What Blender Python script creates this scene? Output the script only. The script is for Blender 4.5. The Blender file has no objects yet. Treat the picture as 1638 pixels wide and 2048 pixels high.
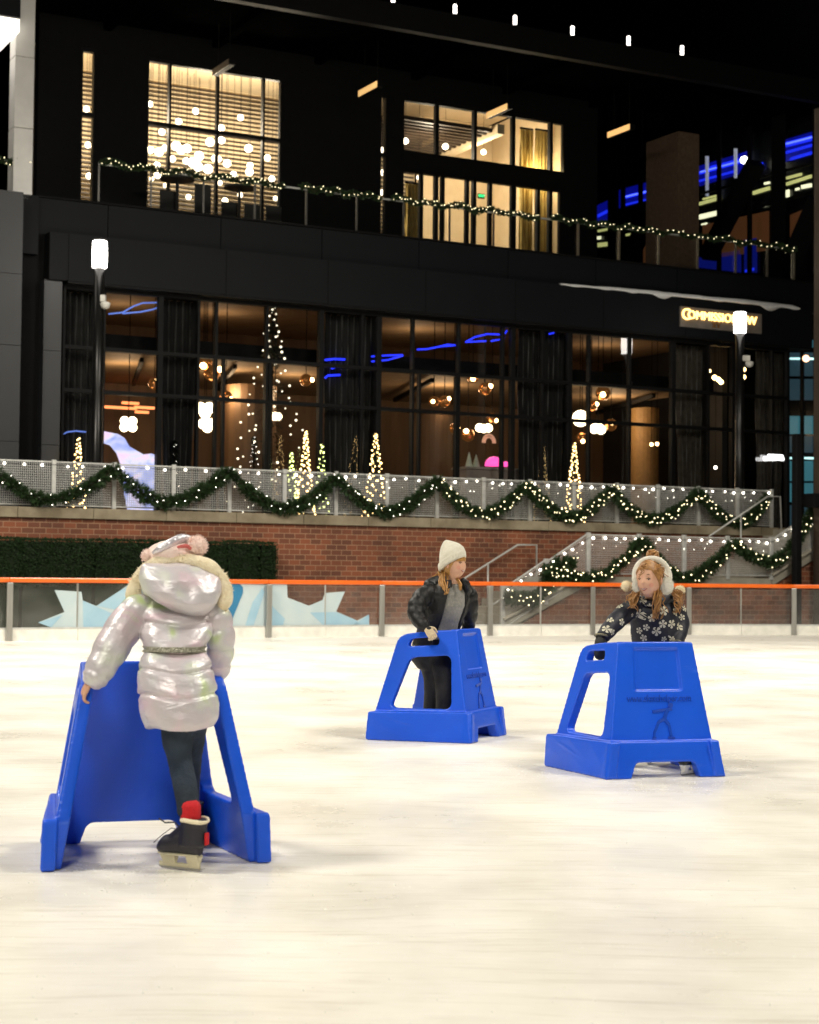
import bpy, bmesh, math, random
from mathutils import Vector as V, Matrix, noise as mnoise
R = random.Random(7)
PI = math.pi
rad = math.radians
SC = bpy.context.scene
COL = SC.collection

# ---------------------------------------------------------------- camera
FPX = 3500.0
CAMZ = 1.2
pitch = math.atan(128 / FPX)
ROLL = 0.0104
_fw = V((0, math.cos(pitch), math.sin(pitch)))
_r0 = V((1, 0, 0))
_u0 = _r0.cross(_fw)
_rt = _r0 * math.cos(ROLL) + _u0 * math.sin(ROLL)
_up = _u0 * math.cos(ROLL) - _r0 * math.sin(ROLL)
CAMP = V((0, 0, CAMZ))

def ray(px, py):
    return _rt * ((px - 819) / FPX) + _up * ((1024 - py) / FPX) + _fw
def at(px, py, Y):
    d = ray(px, py)
    return CAMP + d * (Y / d.y)
def ground(px, py, z=0.0):
    d = ray(px, py)
    return CAMP + d * ((z - CAMZ) / d.z)

# facade frame: s along the facade (to the right and away), d behind the brick wall face, z up
TH = rad(27.8)
FU = V((math.cos(TH), math.sin(TH), 0))
FN = V((-math.sin(TH), math.cos(TH), 0))
CW = 40.5 * math.cos(TH)
def F(s, d, z):
    return FU * s + FN * (CW + d) + V((0, 0, z))
def wall(px, py, d):
    r = ray(px, py)
    p = CAMP + r * ((CW + d) / r.dot(FN))
    return p.dot(FU), p.z
def ws(px, d, py=800):
    return wall(px, py, d)[0]
def wz(px, py, d):
    return wall(px, py, d)[1]

cd = bpy.data.cameras.new('camera')
cam = bpy.data.objects.new('camera', cd)
COL.objects.link(cam)
m3 = Matrix((_rt, _up, -_fw)).transposed()
cam.matrix_world = Matrix.Translation(CAMP) @ m3.to_4x4()
cd.sensor_fit = 'AUTO'
cd.sensor_width = 36
cd.lens = 36 * FPX / 2048
cd.clip_end = 500
cd.clip_start = 0.1
cd.dof.use_dof = True
cd.dof.focus_distance = 11.5
cd.dof.aperture_fstop = 4.5
SC.camera = cam

# ---------------------------------------------------------------- materials
def _nt(name):
    m = bpy.data.materials.new(name)
    m.use_nodes = True
    nt = m.node_tree
    nt.nodes.clear()
    out = nt.nodes.new('ShaderNodeOutputMaterial')
    return m, nt, out
def lnk(nt, a, b):
    nt.links.new(a, b)
def rgba(c):
    return (c[0], c[1], c[2], 1)
def mat(name, c, rough=0.5, metal=0.0, c2=None, scale=8.0, bump=0.0, bscale=None, spec=0.5, coat=0.0, detail=4.0, stretch=None, sheen=0.0):
    m, nt, out = _nt(name)
    b = nt.nodes.new('ShaderNodeBsdfPrincipled')
    lnk(nt, b.outputs[0], out.inputs[0])
    b.inputs['Roughness'].default_value = rough
    b.inputs['Metallic'].default_value = metal
    b.inputs['Specular IOR Level'].default_value = spec
    b.inputs['Coat Weight'].default_value = coat
    b.inputs['Sheen Weight'].default_value = sheen
    tc = nt.nodes.new('ShaderNodeTexCoord')
    src = tc.outputs['Object']
    if stretch:
        mp = nt.nodes.new('ShaderNodeMapping')
        mp.inputs['Scale'].default_value = stretch
        lnk(nt, src, mp.inputs[0]); src = mp.outputs[0]
    if c2 is None:
        c2 = [x * 0.8 for x in c]
    n = nt.nodes.new('ShaderNodeTexNoise')
    n.inputs['Scale'].default_value = scale
    n.inputs['Detail'].default_value = detail
    lnk(nt, src, n.inputs['Vector'])
    r = nt.nodes.new('ShaderNodeValToRGB')
    r.color_ramp.elements[0].position = 0.3
    r.color_ramp.elements[1].position = 0.7
    r.color_ramp.elements[0].color = rgba(c2)
    r.color_ramp.elements[1].color = rgba(c)
    lnk(nt, n.outputs['Fac'], r.inputs[0])
    lnk(nt, r.outputs[0], b.inputs['Base Color'])
    if bump:
        n2 = nt.nodes.new('ShaderNodeTexNoise')
        n2.inputs['Scale'].default_value = bscale or scale * 4
        n2.inputs['Detail'].default_value = 3
        lnk(nt, src, n2.inputs['Vector'])
        bp = nt.nodes.new('ShaderNodeBump')
        bp.inputs['Strength'].default_value = bump
        bp.inputs['Distance'].default_value = 0.02
        lnk(nt, n2.outputs['Fac'], bp.inputs['Height'])
        lnk(nt, bp.outputs[0], b.inputs['Normal'])
    return m
def emit(name, c, strength, sampled=False, body=None):
    m, nt, out = _nt(name)
    b = nt.nodes.new('ShaderNodeBsdfPrincipled')
    b.inputs['Base Color'].default_value = rgba(body or c)
    b.inputs['Emission Color'].default_value = rgba(c)
    b.inputs['Emission Strength'].default_value = strength
    b.inputs['Roughness'].default_value = 0.4
    lnk(nt, b.outputs[0], out.inputs[0])
    m.cycles.emission_sampling = 'AUTO' if sampled else 'NONE'
    return m
def glass(name, tint=(1, 1, 1), refl=1.0, rough=0.02, grime=0.0):
    """thin pane: lets light straight through, mirrors by Fresnel, a little surface haze"""
    m, nt, out = _nt(name)
    t = nt.nodes.new('ShaderNodeBsdfTransparent')
    t.inputs[0].default_value = rgba(tint)
    g = nt.nodes.new('ShaderNodeBsdfGlossy')
    g.inputs['Roughness'].default_value = rough
    fr = nt.nodes.new('ShaderNodeFresnel')
    fr.inputs['IOR'].default_value = 1.5
    mu = nt.nodes.new('ShaderNodeMath'); mu.operation = 'MULTIPLY'; mu.use_clamp = True
    mu.inputs[1].default_value = refl
    lnk(nt, fr.outputs[0], mu.inputs[0])
    mx = nt.nodes.new('ShaderNodeMixShader')
    lnk(nt, mu.outputs[0], mx.inputs[0]); lnk(nt, t.outputs[0], mx.inputs[1]); lnk(nt, g.outputs[0], mx.inputs[2])
    last = mx
    if grime:
        df = nt.nodes.new('ShaderNodeBsdfDiffuse'); df.inputs[0].default_value = (.75, .73, .68, 1)
        tc = nt.nodes.new('ShaderNodeTexCoord'); nz = nt.nodes.new('ShaderNodeTexNoise')
        nz.inputs['Scale'].default_value = 3.0; nz.inputs['Detail'].default_value = 6
        lnk(nt, tc.outputs['Object'], nz.inputs['Vector'])
        mg = nt.nodes.new('ShaderNodeMath'); mg.operation = 'MULTIPLY'; mg.inputs[1].default_value = grime * 2
        lnk(nt, nz.outputs['Fac'], mg.inputs[0])
        m2 = nt.nodes.new('ShaderNodeMixShader')
        lnk(nt, mg.outputs[0], m2.inputs[0]); lnk(nt, last.outputs[0], m2.inputs[1]); lnk(nt, df.outputs[0], m2.inputs[2])
        last = m2
    lnk(nt, last.outputs[0], out.inputs[0])
    return m

# ---------------------------------------------------------------- objects
def link(o):
    COL.objects.link(o); return o
def tag(o, label=None, cat=None, group=None, kind=None):
    if label: o['label'] = label
    if cat: o['category'] = cat
    if group: o['group'] = group
    if kind: o['kind'] = kind
    return o
def thing(name, loc, label, cat, group=None):
    o = link(bpy.data.objects.new(name, None))
    o.empty_display_size = 0.2
    o.location = loc
    return tag(o, label, cat, group)
def base_of(parent):
    p = V((0, 0, 0))
    while parent is not None:
        p += V(parent.location); parent = parent.parent
    return p
def put(name, me, parent=None, material=None, loc=None):
    """link a mesh whose vertices are already relative to the parent's base"""
    o = link(bpy.data.objects.new(name, me))
    if parent: o.parent = parent
    if loc is not None: o.location = loc
    if material is not None:
        me.materials.clear(); me.materials.append(material)
    return o
def smooth(me, on=True):
    for p in me.polygons: p.use_smooth = on

class MB:
    """collects shapes in world coordinates, then links them as one mesh"""
    def __init__(self): self.v = []; self.f = []
    def face(self, pts):
        i = len(self.v); self.v += [V(p) for p in pts]; self.f.append(tuple(range(i, i + len(pts))))
    def hexa(self, p):
        i = len(self.v); self.v += [V(q) for q in p]
        for a in ((0, 3, 2, 1), (4, 5, 6, 7), (0, 1, 5, 4), (1, 2, 6, 5), (2, 3, 7, 6), (3, 0, 4, 7)):
            self.f.append(tuple(i + k for k in a))
        return self
    def box(self, x0, x1, y0, y1, z0, z1):
        return self.hexa([(x0, y0, z0), (x1, y0, z0), (x1, y1, z0), (x0, y1, z0), (x0, y0, z1), (x1, y0, z1), (x1, y1, z1), (x0, y1, z1)])
    def fbox(self, s0, s1, d0, d1, z0, z1):
        return self.hexa([F(s0, d0, z0), F(s1, d0, z0), F(s1, d1, z0), F(s0, d1, z0), F(s0, d0, z1), F(s1, d0, z1), F(s1, d1, z1), F(s0, d1, z1)])
    def bar(self, a, b, w, h, up=V((0, 0, 1))):
        a = V(a); b = V(b); t = (b - a).normalized()
        if abs(t.dot(up)) > .98: up = V((1, 0, 0))
        x = t.cross(up).normalized(); y = x.cross(t)
        x *= w / 2; y *= h / 2
        return self.hexa([a - x - y, a + x - y, b + x - y, b - x - y, a - x + y, a + x + y, b + x + y, b - x + y])
    def tube(self, pts, r, n=10, caps=True):
        pts = [V(p) for p in pts]
        rs = r if isinstance(r, (list, tuple)) else [r] * len(pts)
        i0 = len(self.v); x = None
        for k, p in enumerate(pts):
            t = (pts[min(k + 1, len(pts) - 1)] - pts[max(k - 1, 0)]).normalized()
            if x is None: x = t.orthogonal().normalized()
            x = (x - t * x.dot(t)).normalized(); y = t.cross(x)
            for j in range(n):
                a = 2 * PI * j / n
                self.v.append(p + (x * math.cos(a) + y * math.sin(a)) * rs[k])
        for k in range(len(pts) - 1):
            for j in range(n):
                a = i0 + k * n + j; b = i0 + k * n + (j + 1) % n
                self.f.append((a, b, b + n, a + n))
        if caps:
            self.f.append(tuple(i0 + j for j in reversed(range(n))))
            e = i0 + (len(pts) - 1) * n
            self.f.append(tuple(e + j for j in range(n)))
        return self
    def lathe(self, prof, c, n=20, ax=None):
        """prof: (radius, height) from bottom up, about a vertical axis through c"""
        i0 = len(self.v); c = V(c)
        for r, z in prof:
            for j in range(n):
                a = 2 * PI * j / n
                self.v.append(c + V((r * math.cos(a), r * math.sin(a), z)))
        for k in range(len(prof) - 1):
            for j in range(n):
                a = i0 + k * n + j; b = i0 + k * n + (j + 1) % n
                self.f.append((a, b, b + n, a + n))
        self.f.append(tuple(i0 + j for j in reversed(range(n))))
        e = i0 + (len(prof) - 1) * n
        self.f.append(tuple(e + j for j in range(n)))
        return self
    def ball(self, c, r, n=12, m=8, sq=(1, 1, 1)):
        prof = [(max(r * math.sin(PI * k / m), 1e-4), -r * math.cos(PI * k / m)) for k in range(m + 1)]
        i = len(self.v)
        self.lathe(prof, (0, 0, 0), n)
        for k in range(i, len(self.v)):
            q = self.v[k]; self.v[k] = V((q.x * sq[0], q.y * sq[1], q.z * sq[2])) + V(c)
        return self
    def loft(self, secs, n=20):
        """secs: (centre, half-width vector, half-depth vector) rings, closed at both ends"""
        i0 = len(self.v)
        for c, a, b in secs:
            c = V(c); a = V(a); b = V(b)
            for j in range(n):
                t = 2 * PI * j / n
                self.v.append(c + a * math.cos(t) + b * math.sin(t))
        for k in range(len(secs) - 1):
            for j in range(n):
                p = i0 + k * n + j; q = i0 + k * n + (j + 1) % n
                self.f.append((p, q, q + n, p + n))
        self.f.append(tuple(i0 + j for j in reversed(range(n))))
        e = i0 + (len(secs) - 1) * n
        self.f.append(tuple(e + j for j in range(n)))
        return self
    def limb(self, pts, n=18, sub=6, puff=0.0, bands=0):
        """a tapering limb through (point, radius) stations, Catmull-Rom between them; puff = quilting bulge, bands = how many"""
        P = [V(p) for p, r in pts]; Rr = [r for p, r in pts]
        out = []; rr = []
        m = len(P) - 1
        for k in range(m):
            p0 = P[max(k - 1, 0)]; p1 = P[k]; p2 = P[k + 1]; p3 = P[min(k + 2, m)]
            for j in range(sub):
                t = j / sub
                q = 0.5 * ((2 * p1) + (p2 - p0) * t + (2 * p0 - 5 * p1 + 4 * p2 - p3) * t * t + (3 * p1 - p0 - 3 * p2 + p3) * t ** 3)
                out.append(q); rr.append(Rr[k] + (Rr[k + 1] - Rr[k]) * (t * t * (3 - 2 * t)))
        out.append(P[-1]); rr.append(Rr[-1])
        if bands:
            L = len(rr) - 1
            rr = [r * (1 - puff + puff * 1.6 * abs(math.sin(PI * bands * k / L)) ** .6) for k, r in enumerate(rr)]
        # rounded ends
        def cap(p, q, r):
            t = (p - q).normalized(); return [(p + t * r * .55, r * .55), (p + t * r * .35, r * .85)]
        a = cap(out[0], out[1], rr[0]); b = cap(out[-1], out[-2], rr[-1])
        out = [x[0] for x in a] + out + [x[0] for x in reversed(b)]
        rr = [x[1] for x in a] + rr + [x[1] for x in reversed(b)]
        return self.tube(out, rr, n)
    def mesh(self, name, base=V((0, 0, 0)), sm=False, merge=0.0):
        me = bpy.data.meshes.new(name)
        me.from_pydata([tuple(p - base) for p in self.v], [], self.f)
        bm = bmesh.new(); bm.from_mesh(me)
        if merge: bmesh.ops.remove_doubles(bm, verts=bm.verts, dist=merge)
        bmesh.ops.recalc_face_normals(bm, faces=bm.faces)
        bm.to_mesh(me); bm.free()
        if sm: smooth(me)
        return me
    def build(self, name, material, parent=None, sm=False, bevel=0.0, seg=2):
        if parent is None:
            lo = V((min(p.x for p in self.v), min(p.y for p in self.v), min(p.z for p in self.v)))
            hi = V((max(p.x for p in self.v), max(p.y for p in self.v), max(p.z for p in self.v)))
            b = V(((lo.x + hi.x) / 2, (lo.y + hi.y) / 2, lo.z))
            me = self.mesh(name, b, sm)
            o = put(name, me, None, material, b)
        else:
            me = self.mesh(name, base_of(parent), sm)
            o = put(name, me, parent, material)
        if bevel:
            md = o.modifiers.new('bevel', 'BEVEL'); md.width = bevel; md.segments = seg; md.limit_method = 'ANGLE'; md.angle_limit = rad(35)
            md.harden_normals = False
        return o

def bake(me, mods, name='baked'):
    """apply modifiers to a mesh through the depsgraph, return a new mesh"""
    o = bpy.data.objects.new('tmp', me); COL.objects.link(o)
    mods(o)
    dg = bpy.context.evaluated_depsgraph_get()
    dg.update()
    out = bpy.data.meshes.new_from_object(o.evaluated_get(dg))
    bpy.data.objects.remove(o)
    out.name = name
    return out
def fuse(mb, name, parent, material, voxel=0.008, it=4, fac=0.5, base=None):
    """one continuous skin over overlapping closed shapes"""
    me = mb.mesh(name, base_of(parent))
    def mods(o):
        r = o.modifiers.new('r', 'REMESH'); r.mode = 'VOXEL'; r.voxel_size = voxel; r.use_smooth_shade = True
        s = o.modifiers.new('s', 'SMOOTH'); s.factor = fac; s.iterations = it
    out = bake(me, mods, name)
    smooth(out)
    return put(name, out, parent, material)
def curve_mesh(splines, extrude, bevel=0.0, res=2, name='outline', bres=2):
    """flat outline with holes (lists of 2D points), given thickness and rounded edges; lies in local XY, thickness along Z"""
    cu = bpy.data.curves.new(name, 'CURVE'); cu.dimensions = '2D'; cu.fill_mode = 'BOTH'
    cu.extrude = extrude; cu.bevel_depth = bevel; cu.bevel_resolution = bres; cu.offset = -bevel
    for pts in splines:
        sp = cu.splines.new('POLY'); sp.points.add(len(pts) - 1); sp.use_cyclic_u = True
        for i, p in enumerate(pts): sp.points[i].co = (p[0], p[1], 0, 1)
    o = bpy.data.objects.new('tmp', cu); COL.objects.link(o)
    dg = bpy.context.evaluated_depsgraph_get(); dg.update()
    me = bpy.data.meshes.new_from_object(o.evaluated_get(dg))
    bpy.data.objects.remove(o)
    me.name = name
    return me
def text_mesh(s, size, extrude=0.004, bevel=0.0, align='CENTER', spacing=1.0):
    cu = bpy.data.curves.new('lettering', 'FONT'); cu.body = s; cu.size = size; cu.extrude = extrude
    cu.bevel_depth = bevel; cu.align_x = align; cu.align_y = 'CENTER'; cu.space_character = spacing
    o = bpy.data.objects.new('tmp', cu); COL.objects.link(o)
    dg = bpy.context.evaluated_depsgraph_get(); dg.update()
    me = bpy.data.meshes.new_from_object(o.evaluated_get(dg))
    bpy.data.objects.remove(o)
    return me
def rounded(pts, r, n=5):
    """round the corners of a 2D polygon; r one number or one per corner"""
    out = []; N = len(pts)
    for i, p in enumerate(pts):
        rr = r[i] if isinstance(r, (list, tuple)) else r
        p = V((p[0], p[1])); a = V(pts[i - 1][:2]); b = V(pts[(i + 1) % N][:2])
        if rr <= 0: out.append(p); continue
        da = (a - p); db = (b - p)
        k = min(rr, da.length * .49, db.length * .49)
        A = p + da.normalized() * k; B = p + db.normalized() * k
        for j in range(n + 1):
            t = j / n
            out.append(A * (1 - t) ** 2 + p * 2 * t * (1 - t) + B * t * t)
    return out
def wrap(me, fn):
    for v in me.vertices: v.co = fn(v.co)
    me.update()
    bm = bmesh.new(); bm.from_mesh(me); bmesh.ops.recalc_face_normals(bm, faces=bm.faces); bm.to_mesh(me); bm.free()
    return me
ORD = ['first', 'second', 'third', 'fourth', 'fifth', 'sixth', 'seventh', 'eighth', 'ninth', 'tenth', 'eleventh', 'twelfth', 'thirteenth', 'fourteenth', 'fifteenth', 'sixteenth', 'seventeenth', 'eighteenth', 'nineteenth', 'twentieth']
# ================================================================ materials of the place
M_steel = mat('brushed steel', (.50, .49, .46), .38, .85, (.38, .37, .35), 14, .05, stretch=(1, 1, .1))
M_galv = mat('galvanised steel', (.62, .62, .60), .45, .3, (.50, .50, .48), 9)
M_white = mat('white plastic', (.84, .82, .76), .4, 0, (.66, .65, .6), 5, .03)
M_orange = mat('orange rail', (.85, .16, .015), .32, 0, (.75, .12, .01), 3, coat=.3)
M_conc = mat('concrete', (.20, .19, .17), .85, 0, (.14, .13, .12), 3, .3, 40)
M_coping = mat('limestone coping', (.34, .29, .20), .8, 0, (.17, .135, .085), 2.2, .25, 30, detail=8)
M_dark = mat('dark metal panel', (.0056, .0066, .0090), .6, 0, (.0046, .0054, .0074), 1.2, .03, 3, spec=.18)
M_black = mat('black metal', (.005, .005, .0055), .7, 0, (.0035, .0035, .004), 6, spec=.15)
M_mull = mat('dark mullion', (.0045, .0045, .005), .6, 0, (.0035, .0035, .0038), 6, spec=.2)
M_leafh = mat('hedge leaf', (.016, .036, .010), .6, 0, (.009, .021, .006), 9, spec=.2)
M_pine = mat('pine needles', (.034, .068, .020), .6, 0, (.013, .032, .010), 14, spec=.3)
M_bark = mat('bark', (.05, .035, .022), .9, 0, (.03, .02, .014), 12, .4)
M_bulbw = emit('cool white bulb', (1, .93, .80), 9)
M_bulby = emit('warm white bulb', (1, .83, .50), 4.5)
M_bulbwarm = emit('amber bulb', (1, .66, .26), 9)

def brick_mat():
    m, nt, out = _nt('red brick')
    b = nt.nodes.new('ShaderNodeBsdfPrincipled'); lnk(nt, b.outputs[0], out.inputs[0])
    tc = nt.nodes.new('ShaderNodeTexCoord')
    mp = nt.nodes.new('ShaderNodeMapping'); mp.vector_type = 'TEXTURE'
    mp.inputs['Rotation'].default_value = (rad(90), 0, TH)
    lnk(nt, tc.outputs['Object'], mp.inputs[0])
    br = nt.nodes.new('ShaderNodeTexBrick')
    br.inputs['Scale'].default_value = 1.0
    br.inputs['Brick Width'].default_value = .258
    br.inputs['Row Height'].default_value = .118
    br.inputs['Mortar Size'].default_value = .009
    br.inputs['Mortar Smooth'].default_value = .2
    br.inputs['Bias'].default_value = -.1
    br.inputs['Color1'].default_value = (.255, .082, .038, 1)
    br.inputs['Color2'].default_value = (.13, .050, .030, 1)
    br.inputs['Mortar'].default_value = (.36, .21, .13, 1)
    lnk(nt, mp.outputs[0], br.inputs['Vector'])
    nz = nt.nodes.new('ShaderNodeTexNoise'); nz.inputs['Scale'].default_value = .9; nz.inputs['Detail'].default_value = 6
    lnk(nt, tc.outputs['Object'], nz.inputs['Vector'])
    rp = nt.nodes.new('ShaderNodeValToRGB')
    rp.color_ramp.elements[0].position = .3; rp.color_ramp.elements[1].position = .7
    rp.color_ramp.elements[0].color = (.62, .62, .62, 1); rp.color_ramp.elements[1].color = (1.1, 1.05, 1.0, 1)
    lnk(nt, nz.outputs['Fac'], rp.inputs[0])
    mx = nt.nodes.new('ShaderNodeMix'); mx.data_type = 'RGBA'; mx.blend_type = 'MULTIPLY'; mx.inputs[0].default_value = 1
    lnk(nt, br.outputs['Color'], mx.inputs[6]); lnk(nt, rp.outputs[0], mx.inputs[7])
    lnk(nt, mx.outputs[2], b.inputs['Base Color'])
    b.inputs['Roughness'].default_value = .85
    bp = nt.nodes.new('ShaderNodeBump'); bp.inputs['Strength'].default_value = .5; bp.inputs['Distance'].default_value = .01; bp.invert = True
    lnk(nt, br.outputs['Fac'], bp.inputs['Height']); lnk(nt, bp.outputs[0], b.inputs['Normal'])
    return m
M_brick = brick_mat()

def ice_mat():
    m, nt, out = _nt('skated ice')
    b = nt.nodes.new('ShaderNodeBsdfPrincipled'); lnk(nt, b.outputs[0], out.inputs[0])
    tc = nt.nodes.new('ShaderNodeTexCoord')
    # broad patches of wetter and snowier ice
    n1 = nt.nodes.new('ShaderNodeTexNoise'); n1.inputs['Scale'].default_value = .8; n1.inputs['Detail'].default_value = 7; n1.inputs['Roughness'].default_value = .62
    mp1 = nt.nodes.new('ShaderNodeMapping'); mp1.inputs['Scale'].default_value = (1, .8, 1)
    lnk(nt, tc.outputs['Object'], mp1.inputs[0]); lnk(nt, mp1.outputs[0], n1.inputs['Vector'])
    r1 = nt.nodes.new('ShaderNodeValToRGB')
    r1.color_ramp.elements[0].position = .33; r1.color_ramp.elements[1].position = .62
    r1.color_ramp.elements[0].color = (.76, .73, .65, 1); r1.color_ramp.elements[1].color = (.89, .865, .80, 1)
    lnk(nt, n1.outputs['Fac'], r1.inputs[0])
    # blade scratches: long thin noise in three directions
    last = r1.outputs[0]; hs = []
    for k, (ang, sx, sy, th) in enumerate(((28, 1.5, 30, .58), (-38, 1.8, 36, .59), (58, 1.5, 28, .60), (72, 3.0, 80, .62), (-62, 3.4, 90, .62), (10, 3.0, 60, .64))):
        mp = nt.nodes.new('ShaderNodeMapping'); mp.inputs['Rotation'].default_value = (0, 0, rad(ang)); mp.inputs['Scale'].default_value = (sx, sy, 1)
        mp.inputs['Location'].default_value = (k * 7, k * 3, 0)
        dn = nt.nodes.new('ShaderNodeTexNoise'); dn.inputs['Scale'].default_value = .5; dn.inputs['Detail'].default_value = 2
        lnk(nt, tc.outputs['Object'], dn.inputs['Vector'])
        ad = nt.nodes.new('ShaderNodeMix'); ad.data_type = 'RGBA'; ad.blend_type = 'ADD'; ad.inputs[0].default_value = .5
        lnk(nt, tc.outputs['Object'], ad.inputs[6]); lnk(nt, dn.outputs['Color'], ad.inputs[7])
        lnk(nt, ad.outputs[2], mp.inputs[0])
        nz = nt.nodes.new('ShaderNodeTexNoise'); nz.inputs['Scale'].default_value = 1.0; nz.inputs['Detail'].default_value = 3; nz.inputs['Roughness'].default_value = .7
        lnk(nt, mp.outputs[0], nz.inputs['Vector'])
        rp = nt.nodes.new('ShaderNodeValToRGB'); rp.color_ramp.elements[0].position = th; rp.color_ramp.elements[1].position = th + .09
        lnk(nt, nz.outputs['Fac'], rp.inputs[0])
        mx = nt.nodes.new('ShaderNodeMix'); mx.data_type = 'RGBA'
        ml = nt.nodes.new('ShaderNodeMath'); ml.operation = 'MULTIPLY'; ml.inputs[1].default_value = .62
        lnk(nt, rp.outputs[0], ml.inputs[0]); lnk(nt, ml.outputs[0], mx.inputs[0])
        lnk(nt, last, mx.inputs[6]); mx.inputs[7].default_value = (.62, .58, .49, 1) if k not in (1, 4) else (.92, .90, .85, 1)
        last = mx.outputs[2]; hs.append(rp.outputs[0])
    # soft streaks left by the resurfacer and by turning blades
    for k, (ang, sx, sy, amt, col) in enumerate(((30, .9, 2.0, .22, (.76, .73, .65, 1)), (-32, 1.2, 5, .40, (.93, .91, .87, 1)), (62, 1.0, 3.4, .22, (.77, .74, .66, 1)))):
        mp = nt.nodes.new('ShaderNodeMapping'); mp.inputs['Rotation'].default_value = (0, 0, rad(ang)); mp.inputs['Scale'].default_value = (sx, sy, 1); mp.inputs['Location'].default_value = (3 * k, 11 * k, 0)
        dn = nt.nodes.new('ShaderNodeTexNoise'); dn.inputs['Scale'].default_value = .35; dn.inputs['Detail'].default_value = 2
        lnk(nt, tc.outputs['Object'], dn.inputs['Vector'])
        ad = nt.nodes.new('ShaderNodeMix'); ad.data_type = 'RGBA'; ad.blend_type = 'ADD'; ad.inputs[0].default_value = 1.0
        lnk(nt, tc.outputs['Object'], ad.inputs[6]); lnk(nt, dn.outputs['Color'], ad.inputs[7]); lnk(nt, ad.outputs[2], mp.inputs[0])
        nz = nt.nodes.new('ShaderNodeTexNoise'); nz.inputs['Scale'].default_value = 1.0; nz.inputs['Detail'].default_value = 5; nz.inputs['Roughness'].default_value = .65
        lnk(nt, mp.outputs[0], nz.inputs['Vector'])
        rp = nt.nodes.new('ShaderNodeValToRGB'); rp.color_ramp.elements[0].position = .5; rp.color_ramp.elements[1].position = .75
        lnk(nt, nz.outputs['Fac'], rp.inputs[0])
        mx = nt.nodes.new('ShaderNodeMix'); mx.data_type = 'RGBA'
        ml = nt.nodes.new('ShaderNodeMath'); ml.operation = 'MULTIPLY'; ml.inputs[1].default_value = amt
        lnk(nt, rp.outputs[0], ml.inputs[0]); lnk(nt, ml.outputs[0], mx.inputs[0]); lnk(nt, last, mx.inputs[6]); mx.inputs[7].default_value = col
        last = mx.outputs[2]
    lnk(nt, last, b.inputs['Base Color'])
    rr = nt.nodes.new('ShaderNodeMapRange'); rr.inputs[1].default_value = .3; rr.inputs[2].default_value = .7; rr.inputs[3].default_value = .22; rr.inputs[4].default_value = .5
    lnk(nt, n1.outputs['Fac'], rr.inputs[0]); lnk(nt, rr.outputs[0], b.inputs['Roughness'])
    b.inputs['Specular IOR Level'].default_value = .3
    b.inputs['IOR'].default_value = 1.31
    n3 = nt.nodes.new('ShaderNodeTexNoise'); n3.inputs['Scale'].default_value = 9; n3.inputs['Detail'].default_value = 6
    lnk(nt, tc.outputs['Object'], n3.inputs['Vector'])
    sm = nt.nodes.new('ShaderNodeMath'); sm.operation = 'SUBTRACT'
    lnk(nt, n3.outputs['Fac'], sm.inputs[0]); lnk(nt, hs[0], sm.inputs[1])
    bp = nt.nodes.new('ShaderNodeBump'); bp.inputs['Strength'].default_value = .22; bp.inputs['Distance'].default_value = .01
    lnk(nt, sm.outputs[0], bp.inputs['Height']); lnk(nt, bp.outputs[0], b.inputs['Normal'])
    return m
M_ice = ice_mat()

# ================================================================ setting: ice, ground, plaza
a0 = V((-.56, 34.8)); a1 = V((-6.95, 30.4)); e0 = (a1 - a0) / 3
BP = [a0 + e0 * k for k in (6, 5, 4, 3, 2, 1, 0)]
e1 = (V((6.03, 37.85)) - a0) / 3
BP += [a0 + e1 * k for k in (1, 2, 3)] + [V((8.42, 38.35)), V((10.85, 38.35)), V((13.2, 37.8)), V((15.4, 36.7))]
mb = MB()
mb.face([(-60, -12, 0), (60, -12, 0), (60, BP[-1].y, 0)] + [(p.x, p.y + .02, 0) for p in reversed(BP)] + [(-60, BP[0].y, 0)])
o = mb.build('ice_rink', M_ice); tag(o, 'cream white rink ice scored with skate marks', 'ice', kind='structure')
o.data.transform(Matrix.Translation(o.location)); o.location = (0, 0, 0)
mb = MB(); mb.face([(-160, -60, -.012), (160, -60, -.012), (160, 200, -.012), (-160, 200, -.012)])
o = mb.build('ground', M_conc); tag(o, 'dark concrete ground around the rink', 'ground', kind='structure')
S_END = ws(1542, 0, 1000)
mb = MB(); mb.fbox(-40, 60, .3, 40, 2.2, 2.44)
o = mb.build('plaza_pavement', M_conc); tag(o, 'raised plaza paving behind the mesh fence', 'pavement', kind='structure')

# snow shavings scraped up by the blades
mb = MB()
for k in range(5200):
    t = R.random()
    if t < .45: cx, cy = R.choice(((-1.2, 7.3), (.3, 12.9), (1.4, 10.7), (1.6, 10.5), (-.9, 7.1), (.9, 10.9))); x = cx + R.gauss(0, .35); y = cy + R.gauss(0, .32)
    else: y = 4 + 22 * R.random() ** 1.4; x = R.uniform(-.28, .28) * y
    r = R.uniform(.0015, .0055); a = R.random() * 6; h = r * R.uniform(.4, .9)
    p = [V((x + r * math.cos(a + q * 2.1), y + r * math.sin(a + q * 2.1), .001)) for q in range(3)]; tp = V((x, y, .001 + h))
    for q in range(3): mb.face([p[q], p[(q + 1) % 3], tp])
o = mb.build('snow_shavings', mat('ice shavings', (.93, .93, .90), .6, 0, (.88, .88, .85), 30)); tag(o, 'tiny white snow shavings scattered on the ice', 'snow', kind='stuff')

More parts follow.
